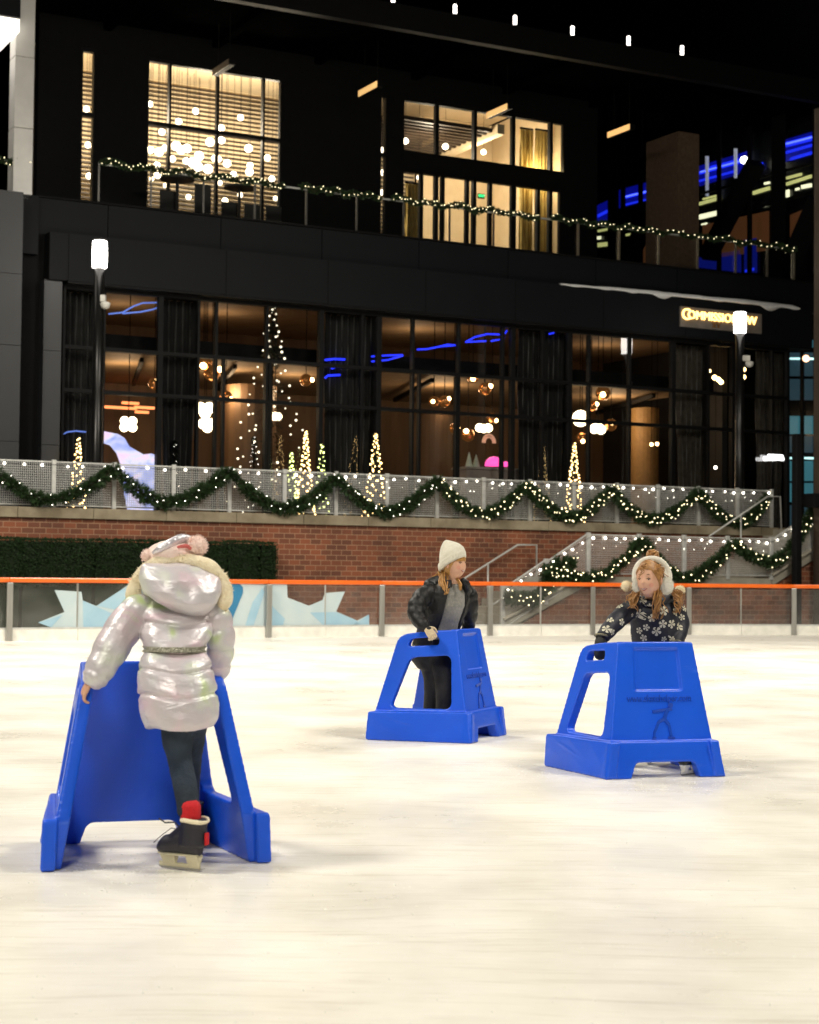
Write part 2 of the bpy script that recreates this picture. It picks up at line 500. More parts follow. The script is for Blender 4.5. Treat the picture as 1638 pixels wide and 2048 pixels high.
# ================================================================ rink barrier
rb = thing('rink_barrier', (0, 34.5, 0), 'clear glass rink barrier with orange top rail and white kickboard', 'barrier')
RB = V((0, 34.5, 0))
M_glassr = glass('barrier glass', (.95, .95, .94), 1.5, .04, .055)
RZ = 1.04
def bseg(i):
    a = BP[i]; b = BP[i + 1]; t = (b - a).normalized(); nrm = V((t.y, -t.x))
    return a, b, t, nrm      # nrm points towards the ice
rail = MB(); kick = MB(); seams = MB(); sill = MB()
for i in range(len(BP) - 1):
    a, b, t, nn = bseg(i)
    A = V((a.x, a.y, 0)); B = V((b.x, b.y, 0)); N = V((nn.x, nn.y, 0)); T = V((t.x, t.y, 0))
    k = MB(); k.hexa([A + N * .05, B + N * .05, B - N * .06, A - N * .06, A + N * .05 + V((0, 0, .2)), B + N * .05 + V((0, 0, .2)), B - N * .06 + V((0, 0, .2)), A - N * .06 + V((0, 0, .2))])
    kk = MB()
    A2 = A + T * .006; B2 = B - T * .006; Mi = (A + B) / 2
    for p, q in ((A2, Mi - T * .004), (Mi + T * .004, B2)):
        kk.hexa([p + N * .05, q + N * .05, q - N * .06, p - N * .06] + [w + V((0, 0, .2)) for w in (p + N * .05, q + N * .05, q - N * .06, p - N * .06)])
    kk.build('kickboard', M_white, rb)
    g = MB(); z0, z1 = .235, RZ - .03
    g.face([A2 + T * .03 + V((0, 0, z0)), B2 - T * .03 + V((0, 0, z0)), B2 - T * .03 + V((0, 0, z1)), A2 + T * .03 + V((0, 0, z1))])
    g.build('glass_panel', M_glassr, rb)
    sl = MB(); sl.bar(A2 + V((0, 0, .217)), B2 + V((0, 0, .217)), .09, .03); sl.build('sill', M_galv, rb)
    r = MB(); r.bar(A + V((0, 0, RZ + .02)), B + V((0, 0, RZ + .02)), .10, .085); r.build('top_rail', M_orange, rb, bevel=.015)
    s = MB(); s.bar(Mi + N * .004 + V((0, 0, z0)), Mi + N * .004 + V((0, 0, z1)), .035, .03); s.build('seam_strip', M_steel, rb)
    p = MB(); p.hexa([A + T * x + N * y + V((0, 0, z)) for z in (.003, RZ - .025) for x, y in ((-.055, .055), (.055, .055), (.055, .10), (-.055, .10))])
    p.build('post', M_steel, rb, bevel=.008)
def on_boards(px, py, off=.03):
    a, b = BP[3], BP[6]; t = (b - a).normalized(); n = V((t.y, -t.x, 0))
    q = V((a.x, a.y, 0)) + n * off
    d = ray(px, py)
    return CAMP + d * ((q - CAMP).dot(n) / d.dot(n))
def film(name, pts, m, off, holes=()):
    f = MB(); f.face([on_boards(x / 2, 880 + y / 2, off) for x, y in pts]); return f.build(name, m, rb)
M_f1 = mat('pale film', (.50, .58, .60), .35, 0, (.42, .52, .56), 2)
M_f2 = mat('ice blue film', (.36, .52, .62), .35, 0, (.26, .44, .57), 2)
M_f3 = mat('deep blue film', (.035, .20, .37), .35, 0, (.025, .15, .30), 2)
M_f4 = mat('white film', (.75, .77, .76), .35)
film('banner_film', [(218, 600), (326, 607), (331, 642), (385, 664), (483, 600), (528, 568), (760, 568), (1148, 572), (1150, 630), (1235, 663), (1290, 640), (1300, 612), (1380, 606), (1345, 686), (1428, 722), (1476, 698), (1477, 748), (205, 750), (152, 730), (258, 688)], M_f1, .012)
for pts in ([(331, 642), (500, 716), (540, 750), (333, 750)], [(483, 600), (560, 568), (640, 568), (520, 690), (387, 664)], [(152, 730), (250, 700), (205, 750)],
            [(1010, 650), (1050, 590), (1058, 610), (1012, 750), (978, 750)], [(1085, 660), (1140, 715), (1130, 750), (1060, 750)], [(1345, 688), (1428, 722), (1440, 748), (1300, 748), (1240, 690)], [(1400, 748), (1476, 698), (1477, 748)], [(620, 720), (700, 610), (800, 640), (760, 750), (640, 750)]):
    film('banner_film', pts, M_f2, .016)
film('banner_film', [(770, 580), (800, 571), (955, 571), (972, 590), (972, 612), (916, 750), (860, 750), (800, 690)], M_f3, .020)
kf = MB()
def stroke(a, b, w):
    a = V(a); b = V(b); n = (b - a).normalized(); n = V((-n.y, n.x)) * w
    return [(a + n)[:], (b + n * .8)[:], (b - n * .8)[:], (a - n)[:]]
for st in (stroke((878, 652), (868, 690), 4), stroke((870, 678), (893, 658), 3.2), stroke((873, 676), (893, 690), 3.5), stroke((892, 689), (911, 686), 3.5), stroke((911, 678), (911, 694), 3)):
    kf.face([on_boards(x / 2, 880 + y / 2, .0235) for x, y in st])
kf.build('letter', M_f4, rb)

# ================================================================ brick wall, hedge
bw = thing('brick_wall', F(0, 0, 0), 'red brick retaining wall with tan stone coping behind the rink', 'wall')
mb = MB(); mb.fbox(-30, 30, 0, .32, -.012, 2.33); mb.build('brickwork', M_brick, bw)
ss = -14.6
while ss < S_END:
    w = 1.62
    m_ = MB(); m_.fbox(ss + .004, ss + w - .004, -.07, .42, 2.33, 2.555); m_.build('coping_stone', M_coping, bw, bevel=.012); ss += w
hb = [-14, ws(40, -.5, 1120), ws(185, -.5, 1120), ws(335, -.5, 1120), ws(450, -.5, 1120), ws(516, -.5, 1120), ws(552, -.5, 1120)]
HT = wz(300, 1081, -.5)
hl = ['clipped green hedge panel at the far left edge of the rink', 'wide clipped hedge panel second from the left against brick', 'wide clipped hedge panel just left of the pink hatted child', 'clipped hedge panel behind the pink pompom hat', 'narrower clipped hedge panel right of the pink pompom hat', 'narrow end hedge panel where the red brick begins']
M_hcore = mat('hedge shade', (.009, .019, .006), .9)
for i in range(6):
    s0, s1 = hb[i] + .012, hb[i + 1] - .012
    zt = HT + R.uniform(-.02, .02)
    h = thing('hedge', F((s0 + s1) / 2, -.4, 0), hl[i], 'hedge', 'clipped hedge panels along the brick wall')
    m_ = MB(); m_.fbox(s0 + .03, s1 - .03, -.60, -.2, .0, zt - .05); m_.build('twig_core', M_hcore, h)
    lv = MB(); n = int((s1 - s0) * 2600)
    for k in range(n):
        side = R.random()
        if side < .78: c = (R.uniform(s0, s1), -.64 + R.gauss(0, .010), R.uniform(.9, zt))
        elif side < .94: c = (R.uniform(s0, s1), R.uniform(-.66, -.18), zt + R.gauss(0, .015))
        else: c = (s1 + R.gauss(0, .012), R.uniform(-.66, -.18), R.uniform(.9, zt))
        c = F(*c); a = V((R.gauss(0, 1), R.gauss(0, 1), R.gauss(0, 1))).normalized(); b = a.orthogonal().normalized()
        l = R.uniform(.018, .036); w = l * .45
        lv.face([c - a * l, c + b * w, c + a * l, c - b * w])
    lv.build('leaves', M_leafh, h)

# ================================================================ mesh fences
def mesh_bay(P, s0, s1, d, zb0, zb1, h, parent, wire=.0085):
    """woven wire panel between two posts; zb0/zb1 bottom at each end"""
    w = MB(); L = s1 - s0
    nv = max(2, int(L / .042)); nh = int(h / .05)
    dz = zb1 - zb0
    for k in range(1, nv):
        s = s0 + L * k / nv; z = zb0 + dz * k / nv
        a = F(s, d, z); w.bar(a, a + V((0, 0, h)), wire, wire, FN)
    for k in range(1, nh):
        z = h * k / nh
        w.bar(F(s0, d - .009, zb0 + z), F(s1, d - .009, zb1 + z), wire, wire)
    w.build('mesh_panel', M_galv, parent)
    for z in (0, h):
        f = MB(); f.bar(F(s0, d, zb0 + z), F(s1, d, zb1 + z), .04, .03); f.build('panel_rail', M_galv, parent, bevel=.004)
def post(s, d, z0, z1, parent, w=.09):
    m_ = MB(); m_.bar(F(s, d, z0), F(s, d, z1), w, .07, FN); m_.build('post', M_galv, parent, bevel=.006)
FD = .18
fp = [-14.2, ws(-135, FD, 980), ws(-12, FD, 980)] + [ws(x, FD, 980) for x in (107, 228, 347, 459, 569, 672, 774, 874, 967, 1060, 1148, 1234, 1316, 1397, 1475, 1543)]
fz0, fz1 = 2.61, 3.52
mf = thing('mesh_fence', F(0, FD, 2.555), 'grey wire mesh fence on the stone coping of the brick wall', 'fence')
for i, s in enumerate(fp):
    post(s, FD, 2.556, fz1 + .045, mf)
    if i: mesh_bay(None, fp[i - 1] + .05, s - .05, FD, fz0, fz0, fz1 - fz0, mf)

# ---------------------------------------------------------------- stairs on the right
SD0, SD1 = -2.6, -.02
st_ = thing('staircase', F(ws(1180, SD0, 1160), SD0, 0), 'pale concrete stairs with a landing climbing to the plaza', 'stairs')
sA = ws(1176, SD0, 1160); sB = ws(1542, SD0, 1160); LZ = 1.22
sL = sA - 2.25; sU = sB + 2.45
M_step = mat('pale concrete steps', (.36, .33, .27), .8, 0, (.27, .25, .20), 4, .2, 30)
nst = 7
for k in range(nst):
    m_ = MB(); x0 = sL + (sA - sL) * k / nst
    m_.fbox(x0, x0 + (sA - sL) / nst - .002, SD0 + .1, SD1, -.01, LZ * (k + 1) / nst - .006); m_.build('step', M_step, st_, bevel=.008)
m_ = MB(); m_.fbox(sA, sB, SD0 + .1, SD1, LZ - .16, LZ - .003); m_.build('landing', M_step, st_)
for k in range(8):
    m_ = MB(); x0 = sB + (sU - sB) * k / 8; z = LZ + (2.5 - LZ) * (k + 1) / 8
    m_.fbox(x0, x0 + (sU - sB) / 8 - .002, SD0 + .1, SD1, z - .42, z); m_.build('step', M_step, st_, bevel=.008)
for (x0, z0, x1, z1) in ((sL, .12, sA, LZ - .05), (sB, LZ - .05, sU, 2.43)):
    m_ = MB(); m_.bar(F(x0, SD0 + .03, z0), F(x1, SD0 + .03, z1), .07, .24); m_.build('stringer', M_step, st_)
    m_ = MB(); m_.bar(F(x0, SD0 - .02, z0 + .15), F(x1, SD0 - .02, z1 + .15), .14, .05); m_.build('stringer_cap', mat('cap stone', (.46, .42, .34), .7), st_)
m_ = MB(); m_.bar(F(sA, SD0 + .03, LZ - .09), F(sB, SD0 + .03, LZ - .09), .07, .20); m_.build('landing_edge', M_step, st_)
for pts in ([(sL + .25, .002), (sA, .002), (sA, LZ - .17), (sA - .2, LZ - .26)], [(sA, .002), (sB, .002), (sB, LZ - .165), (sA, LZ - .165)], [(sB, .002), (sU, .002), (sU, 2.2), (sB, LZ - .22)]):
    m_ = MB(); n_ = len(pts)
    fr_ = [F(a, SD0 + .075, z) for a, z in pts]; bk_ = [F(a, SD0 + .095, z) for a, z in pts]
    m_.face(fr_); m_.face(list(reversed(bk_)))
    for k in range(n_): m_.face([fr_[k], bk_[k], bk_[(k + 1) % n_], fr_[(k + 1) % n_]])
    m_.build('brick_face', M_brick, st_)
m_ = MB(); m_.fbox(sU, 40, SD0 + .1, .3, 2.2, 2.44); o = m_.build('walkway', M_conc); tag(o, 'paved walkway at the top of the stairs', 'pavement', kind='structure')

sf = thing('stair_fence', F(sA, SD0, 0), 'grey wire mesh fence along the stairs and their landing', 'fence')
def stair_z(s):
    if s < sA: return LZ + (s - sA) * LZ / (sA - sL)
    if s > sB: return LZ + (s - sB) * (2.5 - LZ) / (sU - sB)
    return LZ
FH = .91
sps = [sL, (sL + sA) / 2, sA, ws(1278, SD0, 1100), ws(1368, SD0, 1100), ws(1455, SD0, 1100), sB, (sB + sU) / 2, sU]
for i, s in enumerate(sps):
    z = stair_z(s); post(s, SD0, max(z - .02, 0.003), z + .10 + FH, sf, .10)
    if i: mesh_bay(None, sps[i - 1] + .05, s - .05, SD0, stair_z(sps[i - 1]) + .08, stair_z(s) + .08, FH - .03, sf)
def handrail(pts, label, posts):
    h = thing('handrail', pts[0] + V((0, 0, 0)), label, 'handrail', 'steel handrails on the brick wall side of the stairs')
    h.location.z = 0
    m_ = MB(); m_.tube(pts, .024, 8); m_.build('rail', M_galv, h, sm=True)
    for p, zb in posts:
        q = MB(); q.tube([p, V((p.x, p.y, zb))], .02, 8); q.build('post', M_galv, h, sm=True)
def wp(px, py, d=-.35): return F(*(lambda sz: (sz[0], d, sz[1]))(wall(px, py, d)))
handrail([wp(900, 1176), wp(940, 1150), wp(1035, 1090), wp(1073, 1090), wp(1073, 1158)], 'slanting handrail against red brick beside the white beanie girl', [(wp(976, 1127), .3)])
handrail([wp(1418, 1073), wp(1535, 993), wp(1560, 993), wp(1563, 1062)], 'slanting handrail in front of the upper mesh fence end', [(wp(1482, 1030), LZ)])
handrail([F(ws(988, SD0 + .2, 1210), SD0 + .3, wz(988, 1211, SD0 + .2)), F(ws(1030, SD0 + .2, 1186), SD0 + .3, wz(1030, 1185, SD0 + .2))], 'short rail end at the foot of the stairs behind glass', [(F(ws(989, SD0 + .2, 1210), SD0 + .3, wz(989, 1211, SD0 + .2)), 0)])

# ================================================================ garlands and string lights
bulb_me = MB().ball((0, 0, 0), .0145, 8, 6).mesh('bulb', sm=True); bulb_me.materials.append(M_bulby)
bulbw_me = MB().ball((0, 0, 0), .025, 8, 6).mesh('bulb', sm=True); bulbw_me.materials.append(M_bulbw)
tiny_me = MB().ball((0, 0, 0), .009, 6, 5).mesh('bulb', sm=True); tiny_me.materials.append(M_bulbw)
def bulb(parent, p, me, sc=1.0):
    o = link(bpy.data.objects.new('bulb', me)); o.parent = parent; o.location = p - base_of(parent); o.scale = (sc, sc, sc); return o
def garland(pts, label, group, nb, rad_=.13, dens=330, me=bulb_me, sc=1.0, name='garland', mat_=None):
    """evergreen rope along pts with fairy lights on its outside"""
    pts = [V(p) for p in pts]
    g = thing(name, pts[0], label, 'garland', group)
    L = [0]
    for i in range(1, len(pts)): L.append(L[-1] + (pts[i] - pts[i - 1]).length)
    def pos(l):
        l = min(max(l, 0), L[-1] - 1e-6)
        i = max(k for k in range(len(L)) if L[k] <= l); i = min(i, len(pts) - 2)
        u = (l - L[i]) / (L[i + 1] - L[i])
        return pts[i].lerp(pts[i + 1], u), (pts[i + 1] - pts[i]).normalized()
    lf = MB(); ph = R.random() * 9
    for k in range(int(L[-1] * dens * 1.5)):
        l = R.uniform(-.02, L[-1] + .02); c, t = pos(l)
        rr = rad_ * (.82 + .34 * mnoise.noise(V((l * 3.1, ph, 0))))
        a = t.orthogonal().normalized(); b = t.cross(a); th = R.random() * 2 * PI
        o = a * math.cos(th) + b * math.sin(th)
        q = c + o * rr * R.uniform(0, .55)
        dr = (o + t * R.uniform(-.9, .9) + V((0, 0, R.uniform(-.3, .3)))).normalized()
        ln = rr * R.uniform(.5, .95)
        sd = dr.orthogonal().normalized()
        sd = (sd * math.cos(ph + k) + dr.cross(sd) * math.sin(ph + k))
        # a sprig: stem blade with needles fanned off both sides
        lf.face([q - sd * .010, q + sd * .010, q + dr * ln])
        for m_ in range(4):
            u = q + dr * ln * (.15 + .2 * m_)
            for sg in (-1, 1):
                e = u + (dr * .6 + sd * sg * .8).normalized() * ln * .42
                w = dr * .012
                lf.face([u - w, u + w, e])
    lf.build('foliage', mat_ or M_pine, g)
    m_ = MB(); m_.tube(pts, .018, 6); m_.build('cord', M_bark, g)
    for k in range(nb):
        l = L[-1] * (k + .5 + R.uniform(-.45, .45)) / nb; c, t = pos(l)
        o = -FN * R.uniform(.5, 1) + V((0, 0, R.uniform(-.7, .8))) + FU * R.uniform(-.3, .3)
        bulb(g, c + o.normalized() * rad_ * R.uniform(.85, 1.05), me, sc * R.uniform(.75, 1.15))
    return g
def swag_px(p0, low, p1, d, n=14):
    """points of a hanging swag through two hooks and its low point, all read on the fence plane"""
    A = wall(p0[0], p0[1], d); Lw = wall(low[0], low[1], d); B = wall(p1[0], p1[1], d)
    out = []
    for k in range(n + 1):
        t = k / n
        if t < .5:
            u = t * 2; s = A[0] + (Lw[0] - A[0]) * u; z = Lw[1] + (A[1] - Lw[1]) * (1 - u) ** 2 * (1 - .25 * u) if False else Lw[1] + (A[1] - Lw[1]) * (1 - u) ** 1.7
        else:
            u = t * 2 - 1; s = Lw[0] + (B[0] - Lw[0]) * u; z = Lw[1] + (B[1] - Lw[1]) * u ** 1.7
        out.append(F(s, d, z))
    return out
GD = -.12
hooks = [(-30, 925), (228, 938), (459, 942), (672, 955), (874, 960), (1053, 970), (1222, 978), (1397, 985), (1536, 992)]
lows = [(95, 1000), (330, 1005), (568, 1018), (772, 1025), (965, 1028), (1140, 1035), (1302, 1040), (1478, 1047)]
gl = ['green garland swag at the left end of the long mesh fence', 'drooping green garland swag in front of the reflected lavender screen', 'green garland swag under the dark lobby pier, sparse small lights', 'green garland swag with a lit slim tree behind its right half', 'lit green garland swag above the white beanie girl', 'lit green garland swag hanging in front of the tallest glowing tree', 'lit green garland swag on the mesh fence left of the upper handrail', 'lit green garland swag at the mesh fence end, crossed by a handrail']
GG = 'evergreen swags on the upper mesh fence'
for i in range(8):
    garland(swag_px(hooks[i], lows[i], hooks[i + 1], GD), gl[i], GG, (12, 13, 14, 22, 40, 46, 44, 32)[i], .185, 360, me=tiny_me if i < 4 else bulb_me, sc=1.0 if i < 4 else .95)
GG2 = 'evergreen swags on the stair fence'
SG = SD0 - .14
garland([F(sL, SG, stair_z(sL) + .75), F(sL + .8, SG, stair_z(sL + .8) + .28), F(sA - .8, SG, stair_z(sA - .8) + .72), F(sA - .45, SG, stair_z(sA) + .28)], 'green lit garland hanging down the lowest flight of the stairs', GG2, 30, .22, 380)
garland(swag_px((1088, 1140), (1175, 1158), (1285, 1082), SG), 'lit green garland swag left of the earmuffs on the landing fence', GG2, 40, .18, 380)
garland(swag_px((1285, 1082), (1372, 1158), (1466, 1086), SG), 'green garland swag right of the earmuffs on the landing fence', GG2, 22, .185, 380)
garland(swag_px((1466, 1086), (1540, 1125), (1632, 1010), SG), 'green garland swag climbing the right end of the stair fence', GG2, 26, .185, 380)
def string_light(pts, gap, label, me=bulbw_me, group='white string lights on the mesh fences', icicle=0):
    pts = [V(p) for p in pts]
    g = thing('string_light', pts[0], label, 'string lights', group)
    wire = MB(); b = []
    for i in range(len(pts) - 1):
        L = (pts[i + 1] - pts[i]).length; n = max(1, int(L / gap))
        for k in range(n):
            p = pts[i].lerp(pts[i + 1], (k + R.uniform(.3, .7)) / n); b.append(p)
    wire.tube(pts, .006, 5); wire.build('wire', M_black, g)
    for p in b: bulb(g, p + V((0, 0, R.uniform(-.035, .01))), me, R.uniform(.8, 1.25))
    for p in b[::1]:
        for k in range(icicle):
            bulb(g, p + FU * R.uniform(-.15, .15) + V((0, 0, -R.uniform(.06, .25))), tiny_me, R.uniform(.5, .9))
half = 8
string_light([F(s, FD - .05, fz1 - .06) for s in fp[1:9]], .36, 'spaced white string lights along the left half of the long fence')
string_light([F(s, FD - .05, fz1 - .06) for s in fp[8:]], .30, 'closely spaced white string lights along the right half of the long fence', icicle=1)
string_light([F(s, SD0 - .05, stair_z(s) + FH - .02) for s in sps], .26, 'white icicle string lights along the stair fence', icicle=1)
# ================================================================ the restaurant building
DG = 5.0          # ground-floor glass plane
zW = wz(800, 626, DG); zS = wz(1100, 566, DG - .4); zT = wz(800, 476, DG)
PZ = 2.44         # plaza level
M_glassw = glass('window glass', (.84, .84, .83), 1.1, .01)
M_pier = mat('dark pier', (.018, .018, .019), .6, 0, (.012, .012, .013), 3)  # very dark even grey
M_brown = mat('walnut wall panelling', (.20, .118, .062), .55, 0, (.11, .062, .032), 3, .05, stretch=(1, 1, .15))
M_ceil = mat('tan ceiling', (.30, .21, .125), .8, 0, (.24, .15, .075), 2)
M_floor = mat('dark wood floor', (.05, .03, .018), .5, 0, (.03, .02, .012), 5)
M_cream = mat('cream wall', (.62, .50, .33), .8, 0, (.55, .44, .28), 2)
M_drape = mat('charcoal drape', (.006, .0068, .0066), .9, 0, (.003, .0033, .0033), 6, sheen=.3)
M_drape2 = mat('taupe drape', (.09, .078, .06), .9, 0, (.045, .038, .030), 6, sheen=.3)
M_gold = mat('gold drape', (.62, .46, .16), .8, 0, (.46, .33, .10), 5)
M_panel = mat('anodised grey panel', (.026, .027, .031), .45, .1, (.021, .022, .025), 1.5, .03, 3)

rs = thing('restaurant_building', F(10, DG, PZ), 'dark two storey restaurant building with tall lit windows', 'building')
sx = lambda px, d=DG, py=800: ws(px, d, py)
# lower fascia, ledge, upper fascia
fs = [sx(84), sx(122), sx(437), sx(640), sx(835), sx(1014), sx(1190), sx(1353), sx(1480), sx(1607)]
for i in range(len(fs) - 1):
    m_ = MB(); m_.fbox(fs[i] + .012, fs[i + 1] - .012, DG - .4, DG + .3, zW, zS); m_.build('fascia_panel', M_dark, rs)
m_ = MB(); m_.fbox(fs[0], fs[-1], DG - .39, DG + .5, zW + .01, zS - .004); m_.build('fascia_core', M_black, rs)
us = [sx(68), sx(210), sx(437), sx(640), sx(835), sx(1014), sx(1190), sx(1353), sx(1500), sx(1640)]
for i in range(len(us) - 1):
    m_ = MB(); m_.fbox(us[i] + .01, us[i + 1] - .01, DG, DG + .3, zS + .004, zT); m_.build('parapet_panel', M_dark, rs)
m_ = MB(); m_.fbox(-2, us[-1], DG + .31, 19, zT - .9, zT - .12); m_.build('terrace_slab', M_black, rs)
m_ = MB(); m_.fbox(us[0], us[-1], DG - .05, DG + .32, zT + .004, zT + .06); m_.build('parapet_cap', M_black, rs, bevel=.01)
# window lintel soffit
m_ = MB(); m_.fbox(fs[1], fs[-1], DG - .38, DG + .25, zW - .05, zW - .004); m_.build('lintel', M_mull, rs)
# left: metal clad columns
for (a, b, d0, m) in ((84, 121, DG - .3, M_panel), (-80, 40, DG - .8, M_panel)):
    z = [PZ + .004, wz(60, 890, DG), wz(60, 702, DG), wz(60, 562, DG), zW + (0 if a > 0 else 1.9)]
    for k in range(4):
        m_ = MB(); m_.fbox(ws(a, d0) + .006, ws(b, d0) - .006, d0, d0 + .7, z[k] + .012, z[k + 1]); m_.build('column_panel', m, rs)
m_ = MB(); m_.fbox(ws(-140, DG - .7), sx(84), DG + .05, DG + .6, PZ, zT); m_.build('recess_wall', M_black, rs)
m_ = MB(); m_.fbox(ws(-140, DG - .7), sx(66), DG - .2, DG + .02, zT - 1.4, zT); m_.build('parapet_panel', M_dark, rs)
# ground-floor interior shell
sI0, sI1 = fs[1], sx(1575)
m_ = MB(); m_.fbox(sI0, sI1, 14.6, 14.9, PZ, zW + .6); m_.build('interior_wall', M_brown, rs)
m_ = MB(); m_.fbox(sI0 - .2, sI0, DG + .1, 14.6, PZ, zW + .6); m_.build('interior_wall', M_brown, rs)
m_ = MB(); m_.fbox(sx(1490) + 1.5, sx(1490) + 1.7, DG + 3, 14.6, PZ, zW + .6); m_.build('interior_wall', M_pier, rs)
m_ = MB(); m_.fbox(sI0, sI1, DG + .35, 14.6, zW + .5, zW + .62); m_.build('interior_ceiling', M_ceil, rs)
m_ = MB(); m_.fbox(sI0, sI1, DG + .05, 14.6, PZ + .004, PZ + .02); m_.build('interior_floor', M_floor, rs)
# dropped bulkhead behind the upper transom, ceiling rails
m_ = MB(); m_.fbox(sI0, sx(1490), DG + 1.5, DG + 2.1, wz(600, 726, DG + 1.5), wz(600, 697, DG + 1.5)); m_.build('bulkhead', M_black, rs)
m_ = MB(); m_.fbox(sI0, sx(1490), DG + 2.1, 14.6, wz(600, 722, DG + 1.5), wz(600, 716, DG + 1.5)); m_.build('dropped_ceiling', M_ceil, rs)
for px in (300, 480, 860, 1290):
    s = ws(px, DG + 4); m_ = MB(); m_.bar(F(s - .8, DG + 2.4, wz(600, 736, DG + 1.8)), F(s + .9, 13, wz(600, 736, DG + 1.8)), .10, .12); m_.build('ceiling_track', M_black, rs)
# windows: bays between curtained piers
zt1 = wz(600, 727, DG); zt2 = wz(600, 808, DG)
def window(s0, s1, mulls, zs, zb, zt, d, parent, low_mulls=(), fr=.06, pane=M_glassw):
    w = MB()
    for s in [s0 + fr / 2] + list(mulls) + [s1 - fr / 2]:
        w.fbox(s - fr / 2, s + fr / 2, d - .07, d + .10, zb, zt)
    for s in low_mulls: w.fbox(s - fr / 2, s + fr / 2, d - .06, d + .09, zb, zs[-1])
    for z in [zb + .05, zt - .04] + list(zs):
        w.fbox(s0, s1, d - .075, d + .105, z - .045, z + .045)
    o = w.build('window', M_mull, parent)
    p = MB(); p.face([F(s0, d, zb), F(s1, d, zb), F(s1, d, zt), F(s0, d, zt)])
    b = p.build('pane', pane, o)
    return o
bays = [(122, 318, (205,), ()), (318, 640, (394, 430, 531), (446, 538)), (640, 756, (722,), ()), (756, 1024, (824, 916, 1004), (838, 912)), (1024, 1138, (1084,), ()), (1138, 1345, (1177, 1258), ()), (1345, 1465, (1415,), ()), (1465, 1575, (1543,), ())]
for a, b, mu, lo in bays:
    window(sx(a), sx(b), [sx(q) for q in mu], [zt2, zt1] if True else [], PZ + .03, zW - .05, DG, rs, [sx(q) for q in lo])

# curtains
def curtain(pa, pb, zb, zt, d, m, label, group, pinch=0.0, amp=.06, folds=None):
    s0, s1 = ws(pa, d), ws(pb, d)
    c = thing('curtain', F((s0 + s1) / 2, d, zb), label, 'curtain', group)
    W = s1 - s0; nf = folds or max(5, int(W / .16)); n = nf * 6; rows = 14
    mbb = MB(); i0 = 0
    for r in range(rows + 1):
        t = r / rows; z = zb + (zt - zb) * t
        k = 1 - pinch * (max(0, 1 - abs(t - .0) / .75)) ** 1.3
        for j in range(n + 1):
            u = j / n; s = s0 + W / 2 + (u - .5) * W * k + .02 * math.sin(j * 1.7 + r)
            mbb.v.append(F(s, d + amp * math.sin(u * nf * 2 * PI + .5 * math.sin(t * 3)) * (1 + .3 * math.sin(j)), z))
    for r in range(rows):
        for j in range(n):
            q = r * (n + 1) + j; mbb.f.append((q, q + 1, q + n + 2, q + n + 1))
    mbb.build('drape', m, c, sm=True)
    t = MB(); t.fbox(s0, s1, d - .02, d + .02, zt + .002, zt + .06); t.build('rail', M_black, c)
CG = 'drapes gathered behind the ground floor windows'
cz = zW - .12
curtain(126, 186, PZ + .03, cz, DG + .5, M_drape, 'dark drape behind the left lamp post at the corner window', CG)
curtain(322, 392, PZ + .03, cz, DG + .45, M_drape, 'dark drape right of the reflected lavender screen', CG, .35)
curtain(648, 752, PZ + .03, cz, DG + .45, M_drape, 'wide black drape behind the short blue neon squiggles', CG, .12)
curtain(1036, 1136, PZ + .03, cz, DG + .45, M_drape, 'wide black drape left of the tallest glowing tree', CG, .15)
curtain(1352, 1414, PZ + .03, cz, DG + .45, M_drape2, 'taupe drape swept in below the gold lettered sign', CG, .45)
curtain(1512, 1566, PZ + .03, cz, DG + .45, M_drape2, 'taupe drape at the right corner of the ground floor', CG, .3)

# leaning pole shape standing in for something reflected in the corner window
tp = MB(); a = F(ws(178, DG + 1.2), DG + 1.2, wz(178, 580, DG + 1.2)); b = F(ws(156, DG + 1.2), DG + 1.2, PZ + .02); tp.bar(b, a, .17, .17, FN)
o = tp.build('reflected_pole', mat('pale tan', (.42, .31, .17), .6, 0, (.33, .24, .13), 4)); tag(o, 'leaning pale tan pole shape mirrored in the corner window', 'pole')

# ---------------------------------------------------------------- things inside the ground floor
def copper_mat():
    m = mat('mirrored copper', (.62, .27, .10), .15, 1.0, (.45, .18, .06), 3)
    b = [n for n in m.node_tree.nodes if n.type == 'BSDF_PRINCIPLED'][0]; b.inputs['Emission Color'].default_value = (1, .38, .09, 1); b.inputs['Emission Strength'].default_value = .10
    m.cycles.emission_sampling = 'NONE'; return m
M_copper = copper_mat()
M_opal = emit('opal lamp glass', (1, .80, .50), 9, True)
M_hot = emit('hot filament', (1, .62, .25), 22)
def copper_pendant(px, py, d, r, label, bx=-.6, bz=-.5):
    s, z = wall(px, py, d); p = F(s, d, z)
    g = thing('pendant_lamp', p, label, 'pendant lamp', 'mirrored copper globe pendants in the restaurant')
    m_ = MB(); m_.ball(p, r, 16, 12); m_.build('globe', M_copper, g, sm=True)
    m_ = MB(); q = p + FU * bx * r + FN * (-.72 * r) + V((0, 0, bz * r)); m_.ball(q, r * .36, 10, 8); m_.build('bulb', M_hot, g, sm=True)
    m_ = MB(); m_.tube([p + V((0, 0, r * .9)), p + V((0, 0, max(.3, zW + .45 - p.z)))], .012, 6); m_.build('cord', M_black, g)
